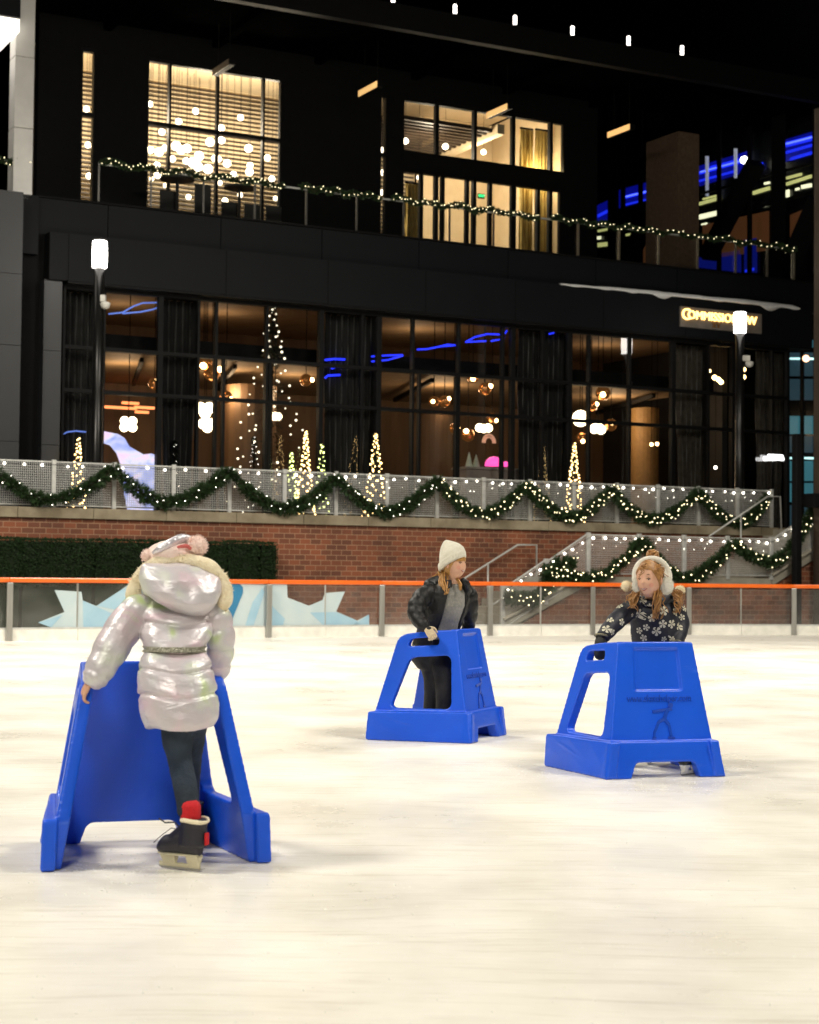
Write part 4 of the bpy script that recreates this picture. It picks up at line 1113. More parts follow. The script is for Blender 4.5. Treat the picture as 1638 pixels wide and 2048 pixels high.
# ---------------------------------------------------------------- canopy
zc1, zc0 = wz(1000, 44, DG - .35), wz(1000, 92, DG - .35)
cp = thing('canopy', F(12, 8, zc0), 'black steel terrace canopy with a deep front beam', 'canopy')
sC0, sC1 = ws(-40, DG), ws(1700, DG, 200)
m_ = MB(); m_.fbox(sC0, sC1, DG - .35, DG - .1, zc0, zc1); m_.build('front_beam', M_black, cp)
m_ = MB(); m_.fbox(sC0, sC1, DG - .1, DU - .02, zc1 - .35, zc1 - .15); M_deck = mat('black deck', (.0016, .0016, .0018), .9, 0, (.001, .001, .001), 4, spec=0); m_.build('roof_deck', M_deck, cp)
s = sC0 + 1
while s < sC1:
    m_ = MB(); m_.fbox(s, s + .2, DG - .095, DU - .01, zc0 + .1, zc1 - .352); m_.build('rafter', M_deck, cp); s += 3.1
for k, px in enumerate((786, 910, 1030, 1145, 1257, 1364)):
    py = (0, 20, 42, 63, 83, 102)[k]
    d = DG - .22; s = ws(px, d, py); c = F(s, d, zc1 + .003); zm = wz(px, py, d)
    t = thing('beam_light', c, ['upright tube light on the canopy beam at the top picture edge', 'upright tube light second along the canopy beam', 'upright tube light third along the canopy beam', 'upright tube light fourth along the canopy beam', 'upright tube light fifth along the canopy beam', 'upright tube light last along the canopy beam'][k], 'beam light', 'upright tube lights on the canopy beam')
    m_ = MB(); m_.lathe([(.045, max(.04, zm - zc1 - .15)), (.05, max(.05, zm - zc1 - .12)), (.05, max(.2, zm - zc1 + .13)), (.03, max(.22, zm - zc1 + .15))], c, 10); m_.build('tube', emit('tube light', (1, .93, .85), 5), t, sm=True)
    m_ = MB(); m_.lathe([(.06, 0), (.055, max(.035, zm - zc1 - .155))], c, 10); m_.build('holder', M_black, t)
# radiant heaters hung from the canopy
M_amber = emit('amber heater face', (1, .60, .22), .85); M_amber0 = mat('cold heater face', (.16, .12, .08), .4)
for px, py, d, lit, lb in ((448, 135, 6.4, 0, 'unlit bar heater hanging before the big terrace window'), (742, 178, 6.6, 1, 'glowing amber bar heater by the thin slit window'), (1000, 222, 6.6, 1, 'glowing amber bar heater before the wide terrace window'), (1243, 262, 6.6, 1, 'glowing amber bar heater left of the brown pillar')):
    s, z = wall(px, py, d + .5); c = F(s, d + .5, z)
    t = thing('patio_heater', c, lb, 'patio heater', 'bar heaters under the canopy')
    a, b = F(s, d - .1, z), F(s, d + 1.15, z)
    m_ = MB(); m_.bar(a, b, .17, .15); m_.build('housing', M_black, t, bevel=.015)
    m_ = MB(); m_.hexa([F(s - .10, d - .05, z - .09), F(s - .088, d - .05, z - .09), F(s - .088, d + 1.1, z - .09), F(s - .10, d + 1.1, z - .09), F(s - .10, d - .05, z + .08), F(s - .088, d - .05, z + .08), F(s - .088, d + 1.1, z + .08), F(s - .10, d + 1.1, z + .08)])
    m_.build('element', M_amber if lit else M_amber0, t)
    for q in (d + .1, d + .9):
        m_ = MB(); m_.tube([F(s, q, z + .076), F(s, q, zc1 - .36)], .012, 5); m_.build('hanger', M_black, t)
# ---------------------------------------------------------------- white pillar and soffit at top left
M_pil = mat('white metal cladding', (.70, .69, .67), .45, .1, (.62, .61, .59), 3)
s0, s1 = ws(29, DG - .2, 200), ws(68, DG - .2, 200)
wpz = wz(48, 399, DG - .2)
p_ = thing('white_pillar', F((s0 + s1) / 2, DG, wpz), 'floodlit white clad pillar rising past the top left corner', 'pillar')
zz = wpz
for k in range(5):
    m_ = MB(); m_.fbox(s0, s1, DG - .2, DG + .3, zz + .006, zz + 1.7); m_.build('cladding_panel', M_pil, p_, bevel=.02); zz += 1.7
c0 = ws(-60, DG - .6, 30); zq = wz(14, 60, DG - .6)
m_ = MB(); m_.fbox(c0 - 3, s0 - .02, DG - .6, DG + 3, zq, zq + .3); o = m_.build('soffit', emit('lit soffit', (1, .93, .82), 2.2, True)); tag(o, 'glowing cream soffit at the very top left', 'soffit'); o['kind'] = 'thing'  # lit look put in as glow, which also lights the pillar
lw = thing('side_canopy', F(c0 - 6, DG + 3, zq), 'dark canopy edge above the glowing soffit at top left', 'canopy')
m_ = MB(); m_.fbox(c0 - 12, s0 - .03, DG - .7, DG + 8, zq + .304, zq + 1.1); m_.build('roof_deck', M_dark, lw)
m_ = MB(); m_.fbox(c0 - 12, c0 - 3.1, DG + 4, DG + 8, zT, zq + .3); m_.build('wall', M_black, lw)
# ---------------------------------------------------------------- brown brick pillar on the terrace
bs0, bs1 = ws(1356, 8.0, 400), ws(1398, 8.0, 400); zt_ = wz(1356, 262, 8.0)
M_bp = mat('brown terrace brick', (.16, .105, .066), .85, 0, (.11, .07, .045), 9, .2, 30)
m_ = MB(); m_.fbox(bs0, bs1, 8.0, 9.7, ZF, zt_); o = m_.build('terrace_pillar', M_bp); tag(o, 'broad brown brick pillar standing on the terrace', 'pillar'); o['kind'] = 'thing'
m_ = MB(); m_.fbox(uw(1195), bs0 - .1, 13.0, 13.3, wz(1240, 372, 13), wz(1240, 232, 13)); o = m_.build('terrace_backdrop', M_bp); o.name = 'hanging_wall'; tag(o, 'dim brown wall panel high behind the heater by the pillar', 'wall')
# ---------------------------------------------------------------- arena wing on the right: plane s = SWG
SWG = ws(1640, DG) + 1.2
def wg(px, py, off=0.0):
    r = ray(px, py); p = CAMP + r * (((SWG - off) - CAMP.dot(FU)) / r.dot(FU)); return p
wgo = thing('arena_wing', F(SWG, 20, 0), 'dark glass arena wing with blue and yellow lights beyond the terrace', 'building')
m_ = MB(); m_.hexa([F(SWG, 5.6, 0), F(SWG + 8, 5.6, 0), F(SWG + 8, 60, 0), F(SWG, 60, 0), F(SWG, 5.6, 30), F(SWG + 8, 5.6, 30), F(SWG + 8, 60, 30), F(SWG, 60, 30)])
m_.build('wall', mat('night glass wall', (.010, .012, .014), .25, .2), wgo)
def wq(name, pts, m, off=.02, th=.05):
    f = [wg(x, y, off + th) for x, y in pts]; b = [wg(x, y, off + th) + FU * th for x, y in pts]
    m_ = MB(); m_.face(f); m_.face(list(reversed(b)))
    for k in range(len(f)): m_.face([f[k], b[k], b[(k + 1) % len(f)], f[(k + 1) % len(f)]])
    return m_.build(name, m, wgo)
def band(name, a, b, w, m, off=.02):
    wq(name, [(a[0], a[1] - w / 2), (b[0], b[1] - w / 2), (b[0], b[1] + w / 2), (a[0], a[1] + w / 2)], m, off)
E1 = emit('deep blue glow', (.003, .006, .35), .45); E2 = emit('blue strip', (.012, .03, .9), 1.0); E2b = emit('pale blue strip', (.10, .16, 1), 1.9)
E3 = emit('yellow green strip', (.80, .82, .30), .55); E3b = emit('pale strip', (.95, .95, .62), 1.1); E4 = mat('rust wall', (.20, .085, .035), .8); E4 = emit('lit rust wall', (.14, .055, .02), .28)
E5 = emit('white tube', (.6, .65, .8), .32); E6 = emit('dim blue floor glow', (.003, .006, .12), .8); E7 = emit('teal room', (.03, .12, .15), .9); E8 = emit('teal strip light', (.55, .95, .95), 1.4); E9 = emit('dim teal room', (.02, .045, .06), .7); E10 = emit('olive dim', (.10, .11, .035), .5)
for a, b, w in (((1398, 352), (1496, 322), 40), ((1568, 302), (1625, 285), 44), ((1238, 398), (1302, 380), 36), ((1192, 432), (1217, 420), 40)): band('led_strip', a, b, w, E1, .01)  # broad bands paint the blue glow around the strips
for a, b, w in (((1398, 346), (1492, 320), 6), ((1398, 362), (1470, 342), 4), ((1420, 334), (1480, 318), 3), ((1568, 290), (1624, 276), 10), ((1568, 306), (1624, 290), 5), ((1580, 318), (1624, 305), 5), ((1242, 396), (1302, 381), 6), ((1195, 432), (1217, 421), 6), ((1248, 410), (1300, 397), 3), ((1510, 338), (1524, 330), 12)): band('led_strip', a, b, w, E2, .03)
for a, b, w in (((1400, 344), (1490, 319), 2.5), ((1570, 288), (1624, 274), 3), ((1244, 395), (1300, 381), 2.5)): band('led_strip', a, b, w, E2b, .06)
for a, b, w in (((1396, 408), (1438, 396), 6), ((1505, 386), (1538, 376), 7), ((1480, 382), (1498, 378), 5), ((1572, 356), (1602, 348), 5), ((1572, 368), (1622, 352), 6), ((1405, 398), (1436, 390), 3), ((1195, 462), (1215, 458), 4), ((1195, 490), (1214, 488), 8), ((1250, 470), (1275, 466), 4), ((1260, 480), (1282, 476), 3)): band('led_strip', a, b, w, E3, .02)
for a, b, w in (((1398, 434), (1432, 426), 9), ((1402, 448), (1412, 447), 4), ((1570, 388), (1577, 386), 14), ((1602, 374), (1622, 370), 7), ((1590, 379), (1597, 377), 4), ((1194, 476), (1200, 475), 6), ((1520, 412), (1530, 411), 4), ((1528, 367), (1538, 365), 4)): band('led_strip', a, b, w, E3b, .03)
wq('rust_panel', [(1405, 450), (1536, 422), (1536, 500), (1405, 520)], E4, .01); wq('rust_panel', [(1280, 490), (1300, 480), (1300, 525), (1280, 525)], E4, .01)  # the wall's lit tone is put in as a faint glow
wq('rust_panel', [(1580, 430), (1640, 405), (1640, 470), (1580, 480)], E4, .01)
wq('blue_glow', [(1370, 520), (1480, 500), (1480, 545), (1370, 532)], E6, .01); wq('blue_glow', [(1488, 480), (1512, 476), (1512, 545), (1488, 545)], E6, .03)
band('led_strip', (1490, 542), (1507, 538), 5, E2, .06)
for x, y0, y1 in ((1413, 312, 392), (1470, 297, 356)): wq('light_tube', [(x - 2.5, y0), (x + 2.5, y0), (x + 2, y1), (x - 2, y1)], E5, .3)
m_ = MB(); m_.ball(wg(1488, 320, .7), .12, 10, 8); m_.build('spotlight', emit('spot lamp', (1, .95, .75), 12), wgo, sm=True)
for x in (1437, 1498, 1245, 1280): wq('mullion', [(x - 4, 220), (x + 4, 220), (x + 4, 545), (x - 4, 545)], M_mull, .8)
for x, w in ((1556, 13), (1224, 9), (1632, 8)): wq('mullion', [(x - w, 180), (x + w, 180), (x + w, 545), (x - w, 545)], M_black, .8)
for a, b, w in (((1414, 515), (1512, 326), 24), ((1256, 520), (1302, 425), 20), ((1575, 540), (1636, 400), 16)):
    m_ = MB(); m_.bar(wg(*a, 1.2), wg(*b, 1.2), .35, .55, FU); m_.build('brace', M_black, wgo)
band('ledge', (1398, 388), (1640, 322), 5, M_black, .5); band('ledge', (1398, 445), (1640, 380), 6, M_black, .5)
# lower storeys: teal rooms at the right edge, between mullions
for y0, y1, e in ((680, 695, E7), (705, 714, E9), (720, 752, E9), (758, 800, E9), (832, 868, E7), (872, 905, E9), (922, 962, E7), (966, 1004, E7), (1010, 1060, E9)):
    wq('lit_window', [(1577, y0), (1624, y0), (1624, y1), (1577, y1)], e, .01)
for y, x0, x1 in ((717, 1576, 1626), (916, 1572, 1600), (916, 1604, 1626)): band('strip_light', (x0, y), (x1, y + .5), 4, E8, .2)
for x in (1603, 1574): wq('mullion', [(x - 3, 640), (x + 3, 640), (x + 3, 1060), (x - 3, 1060)], M_black, .3)
m_ = MB(); m_.ball(wg(1612, 717, .5), .11, 8, 6); m_.build('warm_lamp', emit('warm lamp', (1, .55, .3), 4), wgo, sm=True)
# small lit sign beyond the corner, too overexposed to read: two stacked rows of white glow
sgn = thing('lit_sign', F(ws(1549, DG - .5, 914), DG - .5, wz(1549, 922, DG - .5)), 'small overexposed white lit sign at the right corner window', 'sign')
m_ = MB(); d = DG - .2
for x0, x1, y0, y1 in ((1537, 1567, 908, 915), (1528, 1538, 913, 921), (1538, 1548, 914, 921), (1549, 1558, 914, 920), (1559, 1569, 914, 921)):
    m_.fbox(ws(x0, d, 914), ws(x1, d, 914), d, d + .05, wz(x0, y1, d), wz(x0, y0, d))
m_.build('lettering', emit('white sign', (1, 1, 1), 3), sgn, bevel=.02)
m_ = MB(); m_.fbox(ws(1545, d), ws(1552, d), d + .051, DG - .09, wz(1549, 918, d), wz(1549, 912, d)); m_.build('bracket', M_black, sgn)
# exit sign inside terrace doors
ex = thing('exit_sign', F(ws(963, DU + .7, 392), DU + .7, wz(963, 398, DU + .7)), 'small green lit EXIT sign inside the terrace doors', 'sign')
d = DU + .7; s, z = wall(963, 392, d)
m_ = MB(); m_.fbox(s - .11, s + .11, d, d + .05, z - .07, z + .07); m_.build('housing', M_black, ex)
fsign('EXIT', .10, s, z, d - .012, .01, emit('green exit', (.05, 1, .3), 2.5), 'lettering', ex)
# ---------------------------------------------------------------- near right edge: brown column, dark post
cl = thing('steel_column', F(ws(1634, -3.4, 800), -3.4, 0), 'brown steel column cut by the right picture edge', 'column')
s0 = ws(1627, -2.9, 800)
M_brs = mat('brown painted steel', (.060, .042, .030), .5, .1, (.045, .032, .024), 4)
m_ = MB(); m_.fbox(s0, s0 + .55, -3.4, -2.9, -.01, wz(1634, 205, -3.4)); m_.build('shaft', M_brs, cl, bevel=.01)
m_ = MB(); sq = ws(1605, -3.0, 1000); m_.fbox(sq, s0 - .004, -3.42, -3.0, wz(1620, 1013, -3.42), wz(1620, 986, -3.42)); m_.build('cabinet', M_black, cl, bevel=.01)
m_ = MB(); s = ws(1593, SD0 - .5, 1000); m_.fbox(s - .09, s + .09, SD0 - .6, SD0 - .42, 0, wz(1593, 868, SD0 - .5)); o = m_.build('dark_post', M_black, bevel=.02); tag(o, 'thick black post in front of the upper stair flight', 'post')
# ================================================================ skating aids
M_bluep = mat('blue moulded plastic', (.005, .100, .78), .36, 0, (.004, .088, .70), 2.5, .02, 60, coat=.1)
def scuffs(m):
    # pale rubbed marks and frost, heavier low down where the aids get knocked
    nt = m.node_tree; b = [n for n in nt.nodes if n.type == 'BSDF_PRINCIPLED'][0]; src = b.inputs['Base Color'].links[0].from_socket
    tc = nt.nodes.new('ShaderNodeTexCoord'); mp = nt.nodes.new('ShaderNodeMapping'); mp.inputs['Scale'].default_value = (5, 5, 42); mp.inputs['Rotation'].default_value = (.2, .35, 0)
    lnk(nt, tc.outputs['Object'], mp.inputs[0]); nz = nt.nodes.new('ShaderNodeTexNoise'); nz.inputs['Scale'].default_value = 1.6; nz.inputs['Detail'].default_value = 6; nz.inputs['Roughness'].default_value = .7
    lnk(nt, mp.outputs[0], nz.inputs['Vector']); n2 = nt.nodes.new('ShaderNodeTexNoise'); n2.inputs['Scale'].default_value = 4; lnk(nt, tc.outputs['Object'], n2.inputs['Vector'])
    r = nt.nodes.new('ShaderNodeValToRGB'); r.color_ramp.elements[0].position = .60; r.color_ramp.elements[1].position = .74; lnk(nt, nz.outputs['Fac'], r.inputs[0])
    r2 = nt.nodes.new('ShaderNodeValToRGB'); r2.color_ramp.elements[0].position = .45; r2.color_ramp.elements[1].position = .65; lnk(nt, n2.outputs['Fac'], r2.inputs[0])
    mu = nt.nodes.new('ShaderNodeMath'); mu.operation = 'MULTIPLY'; lnk(nt, r.outputs[0], mu.inputs[0]); lnk(nt, r2.outputs[0], mu.inputs[1])
    m2 = nt.nodes.new('ShaderNodeMath'); m2.operation = 'MULTIPLY'; m2.inputs[1].default_value = .35; lnk(nt, mu.outputs[0], m2.inputs[0])
    mx = nt.nodes.new('ShaderNodeMix'); mx.data_type = 'RGBA'; lnk(nt, m2.outputs[0], mx.inputs[0]); lnk(nt, src, mx.inputs[6]); mx.inputs[7].default_value = (.22, .36, .80, 1); lnk(nt, mx.outputs[2], b.inputs['Base Color'])
    ro = nt.nodes.new('ShaderNodeMapRange'); ro.inputs[3].default_value = .32; ro.inputs[4].default_value = .50; lnk(nt, n2.outputs['Fac'], ro.inputs[0]); lnk(nt, ro.outputs[0], b.inputs['Roughness'])
scuffs(M_bluep)
M_blued = mat('blue plastic relief shade', (.004, .062, .50), .4, 0, (.004, .055, .44), 6)  # same plastic, darkened to paint the shading of the relief
def hw(y, z):
    b = .368 + .075 * (y / .7); t = .240 + .055 * (y / .6)
    return b + (t - b) * (z / .81)
def prism(outer, holes=(), t=.05):
    me = curve_mesh([outer] + list(holes), t / 2)
    bm = bmesh.new(); bm.from_mesh(me); bmesh.ops.remove_doubles(bm, verts=bm.verts, dist=.0004); bmesh.ops.recalc_face_normals(bm, faces=bm.faces)
    bmesh.ops.subdivide_edges(bm, edges=[e for e in bm.edges if e.calc_length() > .2], cuts=2)
    bm.to_mesh(me); bm.free(); return me
def helper_mesh():
    mb = MB()
    def addme(me, fn):
        i0 = len(mb.v); mb.v += [fn(v.co) for v in me.vertices]; mb.f += [tuple(i0 + k for k in p.vertices) for p in me.polygons]
    side = rounded([(.005, .0), (.142, .81), (.36, .797), (.585, .765), (.725, .20), (.725, .0)], [0, .02, .05, .07, 0, 0])
    h1 = rounded([(.278, .755), (.488, .738), (.512, .680), (.272, .696)], .022)
    h2 = rounded([(.178, .622), (.488, .600), (.612, .232), (.150, .232)], [.05, .05, .05, .06])
    skirt = rounded([(-.03, 0), (-.012, .218), (.755, .205), (.772, 0)], .012)
    for sg in (-1, 1):
        addme(prism(side, [h1, h2], .058), lambda c, sg=sg: V((sg * (hw(c.x, c.y) - .030 + c.z), c.x, c.y)))
        addme(prism(skirt, (), .060), lambda c, sg=sg: V((sg * (hw(c.x, c.y * (1 - .85 * min(1, max(0, c.x / .7)))) - .006 + c.z), c.x, c.y)))
    cut = [(-.225, 0), (-.19, .092), (.20, .092), (.23, 0)]
    fp_ = rounded([(-.372, 0)] + cut + [(.372, 0), (.242, .81), (-.242, .81)], [0, 0, .03, .03, 0, 0, .025, .025])
    rec = rounded([(-.158, .515), (.158, .515), (.148, .772), (-.148, .772)], .012)
    addme(prism(fp_, [rec], .058), lambda c: V((c.x, .142 * c.y / .81 + .030 - c.z, c.y)))
    plate = [(-.2, .48), (.2, .48), (.18, .79), (-.18, .79)]
    addme(prism(plate, (), .045), lambda c: V((c.x, .142 * c.y / .81 + .0375 - c.z, c.y)))
    sk = rounded([(-.40, 0)] + cut + [(.40, 0), (.365, .215), (-.365, .215)], [0, 0, .03, .03, 0, 0, .01, .01])
    addme(prism(sk, (), .062), lambda c: V((c.x, .142 * c.y / .81 + .010 - c.z, c.y)))
    me = mb.mesh('shell')
    def mods(o):
        r = o.modifiers.new('r', 'REMESH'); r.mode = 'VOXEL'; r.voxel_size = .0065; r.use_smooth_shade = True
        s = o.modifiers.new('s', 'SMOOTH'); s.factor = .5; s.iterations = 4
    out = bake(me, mods, 'moulded_shell'); smooth(out); out.materials.append(M_bluep)
    return out
shell_me = helper_mesh()
def front_pt(x, z, o=.0): return V((x, .142 * z / .81 + .001 - o, z))
tx = text_mesh('www.skatehelper.com', .058, .003, .0008, spacing=.98)
xs = [v.co.x for v in tx.vertices]; k_ = .43 / (max(xs) - min(xs)); tx.transform(Matrix.Scale(k_, 4, (1, 0, 0)))
wrap(tx, lambda c: front_pt(c.x, .470 + c.y, c.z + .001)); tx.materials.append(M_blued)
pm = MB()
def pst(a, b, w):
    A = front_pt(*a, .003); B = front_pt(*b, .003); pm.bar(A, B, w, .008, V((0, -1, 0)))
def px2(x, y): return ((x - 1050) / 4.095 / 312, 1.2 - ((1260 + y / 4.095) - 1157) * 10.7 / 3500)
for a, b, w in (((985, 662), (1115, 645), .016), ((1115, 645), (1150, 640), .020), ((1112, 645), (1080, 720), .022), ((1082, 720), (1030, 745), .018), ((1030, 745), (990, 825), .015), ((990, 825), (985, 865), .012), ((1082, 720), (1118, 770), .018), ((1118, 770), (1128, 860), .015), ((1100, 868), (1160, 872), .009), ((970, 872), (1000, 868), .009)):
    pst(px2(*a), px2(*b), w)
hx, hz = px2(1140, 612); c = front_pt(hx, hz, .003)
pm.tube([c + V((0, .006, 0)), c - V((0, .004, 0))], .016, 14)
pict_me = pm.mesh('pictogram'); pict_me.materials.append(M_blued)
def aid(loc, yaw, label):
    t = thing('skating_aid', loc, label, 'skating aid', 'blue plastic skating aids on the ice')
    t.rotation_euler = (0, 0, yaw)
    for nm, me in (('moulded_shell', shell_me), ('lettering', tx), ('pictogram', pict_me)):
        o = link(bpy.data.objects.new(nm, me)); o.parent = t
    return t
aid(V((-1.24, 7.915, .002)), rad(197.5), 'blue plastic skating aid pushed by the silver jacket child, seen from its open back')
aid(V((.585, 12.99, .002)), rad(68), 'blue plastic skating aid pushed by the white beanie girl, side on')
aid(V((1.555, 10.60, .002)), rad(17.5), 'blue plastic skating aid pushed by the earmuff girl, skater relief facing front')

# ================================================================ people
def skin_mat(name, c):
    m = mat(name, c, .45, 0, [c[0] * .88, c[1] * .78, c[2] * .74], 14, .04, 90)
    b = [n for n in m.node_tree.nodes if n.type == 'BSDF_PRINCIPLED'][0]
    b.inputs['Subsurface Weight'].default_value = .15; b.inputs['Subsurface Radius'].default_value = (.012, .005, .003)
    return m
M_skin = skin_mat('fair skin', (.70, .42, .29)); M_lip = mat('lips', (.42, .10, .08), .35); M_eyew = mat('eye white', (.36, .30, .27), .6); M_iris = mat('iris', (.04, .028, .022), .5)
M_cheek = skin_mat('rosy cheek', (.72, .36, .26)); M_brow = mat('brow', (.16, .085, .04), .8); M_teeth = mat('teeth', (.8, .77, .7), .25)
def headD(d, sc=1.0, hair=0.0):
    az = math.atan2(d.x, d.y); el = math.asin(max(-1, min(1, d.z))); fr = max(0, d.y); k = max(0, -d.z)
    x = d.x * .074; y = d.y * (.086 if d.y > 0 else .098); z = d.z * .108
    x *= 1 - .16 * k ** 1.6; y *= (1 - .10 * k) if d.y > 0 else (1 - .30 * k)
    if not hair:
        g = lambda a, b: math.exp(-(a * a + b * b))
        y += .013 * fr * k
        y += .019 * g(az / .15, (el + .20) / .17) + .008 * g(az / .11, (el - .02) / .2)
        y -= .009 * g((abs(az) - .38) / .18, (el - .06) / .13)
        y += .006 * g((abs(az) - .55) / .3, (el + .30) / .25)
        y += .007 * g(az / .26, (el + .50) / .10)
        y += .007 * g(az / .3, (el + .95) / .25)
    return V((x, y, z)) * (sc + hair)
def sph(az, el):
    az = rad(az); el = rad(el); return V((math.sin(az) * math.cos(el), math.cos(az) * math.cos(el), math.sin(el)))
class Head:
    def __init__(self, c, fdir, tilt=0.0, roll=0.0, sc=1.0):
        f = V(fdir).normalized(); up = V((0, 0, 1)); r = f.cross(up).normalized(); u = r.cross(f)
        # x to the person's left seen from outside: use right-handed (r, f, u)
        self.m = Matrix((r, f, u)).transposed().to_3x3(); self.c = V(c); self.sc = sc
        self.m = self.m @ Matrix.Rotation(roll, 3, 'Y') @ Matrix.Rotation(tilt, 3, 'X')
    def P(self, d, o=0.0, hair=0.0): return self.c + self.m @ headD(d, self.sc, hair) + (self.m @ d) * o
    def L(self, v): return self.c + self.m @ (V(v) * self.sc)
    def skull(self, mb, n=40, m=30):
        i0 = len(mb.v)
        for a in range(m + 1):
            el = -89.5 + 179 * a / m
            for b in range(n): mb.v.append(self.P(sph(360 * b / n, el)))
        for a in range(m):
            for b in range(n):
                p = i0 + a * n + b; q = i0 + a * n + (b + 1) % n; mb.f.append((p, q, q + n, p + n))
        mb.f.append(tuple(i0 + b for b in reversed(range(n)))); e = i0 + m * n; mb.f.append(tuple(e + b for b in range(n)))
    def patch(self, pts, name, m, parent, o=.0015):
        mb = MB(); cx = sum(p[0] for p in pts) / len(pts); cy = sum(p[1] for p in pts) / len(pts)
        c = self.P(sph(cx, cy), o * 1.6); ring = [self.P(sph(*p), o) for p in pts]
        for k in range(len(ring)): mb.face([c, ring[k], ring[(k + 1) % len(ring)]])
        return mb.build(name, m, parent, sm=True)
    def face(self, par, smile=0.0, iris=M_iris):
        for s in (-1, 1):
            e = [(s * 22 + 8.4 * math.cos(t), 2 + 3.6 * math.sin(t)) for t in [2 * PI * k / 12 for k in range(12)]]
            self.patch(e, 'eye', M_eyew, par, .0006)
            e = [(s * 22 + 4.8 * math.cos(t), 2 + 3.6 * math.sin(t)) for t in [2 * PI * k / 10 for k in range(10)]]
            self.patch(e, 'iris', iris, par, .002)
            e = [(s * 22 - 10, 3.0), (s * 22, 7.2), (s * 22 + 10, 3.0), (s * 22 + 9, 1.4), (s * 22, 4.0), (s * 22 - 9, 1.4)]
            self.patch(e, 'eyelid', M_brow, par, .0022)
            e = [(s * 22 - 10, 14.5), (s * 22, 18.5), (s * 22 + 10, 14.5), (s * 22, 15.2)]
            self.patch(e, 'eyebrow', M_brow, par, .0018)
            er = MB(); p = self.P(sph(s * 92, -4)); er.ball(p, .022 * self.sc, 10, 8, (.5, .9, 1.1)); er.build('ear', M_skin, par, sm=True)
        w = 16 + 6 * smile; cz = -29
        up = [(-w, cz + 2.6 * smile), (-w * .45, cz + 2.6), (0, cz + 1.6), (w * .45, cz + 2.6), (w, cz + 2.6 * smile)]
        lo = [(w * .5, cz - 3.6 - 1.8 * smile), (0, cz - 5.4 - 2.2 * smile), (-w * .5, cz - 3.6 - 1.8 * smile)]
        self.patch(up + lo, 'mouth', M_lip, par, .0018)
        if smile > .3:
            self.patch([(-w * .75, cz + 1.2), (0, cz + .4), (w * .75, cz + 1.2), (w * .4, cz - 1.6), (0, cz - 2.2), (-w * .4, cz - 1.6)], 'teeth', M_teeth, par, .0026)
        for s in (-1, 1):
            self.patch([(s * 38 + 11 * math.cos(t), -17 + 8 * math.sin(t)) for t in [2 * PI * k / 12 for k in range(12)]], 'cheek', M_cheek, par, .0006)
    def cap(self, line, m, par, hair=.10, name='hair', n=64, mm=26):
        """hair lying on the skull: everything above line(azimuth)"""
        mb = MB(); idx = {}
        for b in range(n):
            az = -180 + 360 * b / n; l0 = line(az)
            for a in range(mm + 1):
                el = l0 + (89.6 - l0) * a / mm; d = sph(az, el)
                wv = .016 * math.sin(az * .42 + el * .16) + .012 * math.sin(az * 1.1 - el * .05)
                hh = hair * min(1, .25 + a / 3) + wv * (a > 0)
                idx[a, b] = len(mb.v); mb.v.append(self.P(d, 0, hh))
        for b in range(n):
            for a in range(mm):
                mb.f.append((idx[a, b], idx[a, (b + 1) % n], idx[a + 1, (b + 1) % n], idx[a + 1, b]))
        return mb.build(name, m, par, sm=True)
def hair_mat(name, c, c2): return mat(name, c, .42, 0, c2, 40, .25, 120, spec=.6)
def locks(strands, m, par, name='hair_lock', k=7, curl=.32):
    """hanging locks: a bundle of thin wavy tubes along each path"""
    for pth, r in strands:
        mb = MB()
        for j in range(k):
            off = V((R.gauss(0, 1), R.gauss(0, 1), R.gauss(0, .4))) * r * .72; ph = R.random() * 6
            P = [(V(p) + off * (1 - .2 * i) + V((math.sin(ph + i * 1.9), math.cos(ph + i * 1.4), 0)) * r * curl, max(.0016, r * (1.5 / k ** .75) * (1 - .62 * i / max(1, len(pth) - 1)))) for i, p in enumerate(pth)]
            mb.limb(P, 8, 5)
        mb.build(name, m, par, sm=True)
def fuzz(mb, c, r, n, l=.012, w=.0022, sq=(1, 1, 1)):
    for k in range(n):
        d = V((R.gauss(0, 1), R.gauss(0, 1), R.gauss(0, 1))).normalized()
        p = V(c) + V((d.x * sq[0], d.y * sq[1], d.z * sq[2])) * r
        e = (d + V((R.gauss(0, .4), R.gauss(0, .4), R.gauss(0, .4)))).normalized(); s = e.orthogonal().normalized() * w
        mb.face([p - s - e * .004, p + s - e * .004, p + e * l * R.uniform(.6, 1.2)])
def fluff(c, r, name, m, par, n=260, sq=(1, 1, 1), l=None):
    mb = MB(); mb.ball(c, r * .9, 14, 10, sq); o = mb.build(name, m, par, sm=True)
    f = MB(); fuzz(f, c, r * .88, n, l or r * .32, r * .06, sq); f.build('fluff', m, o); return o
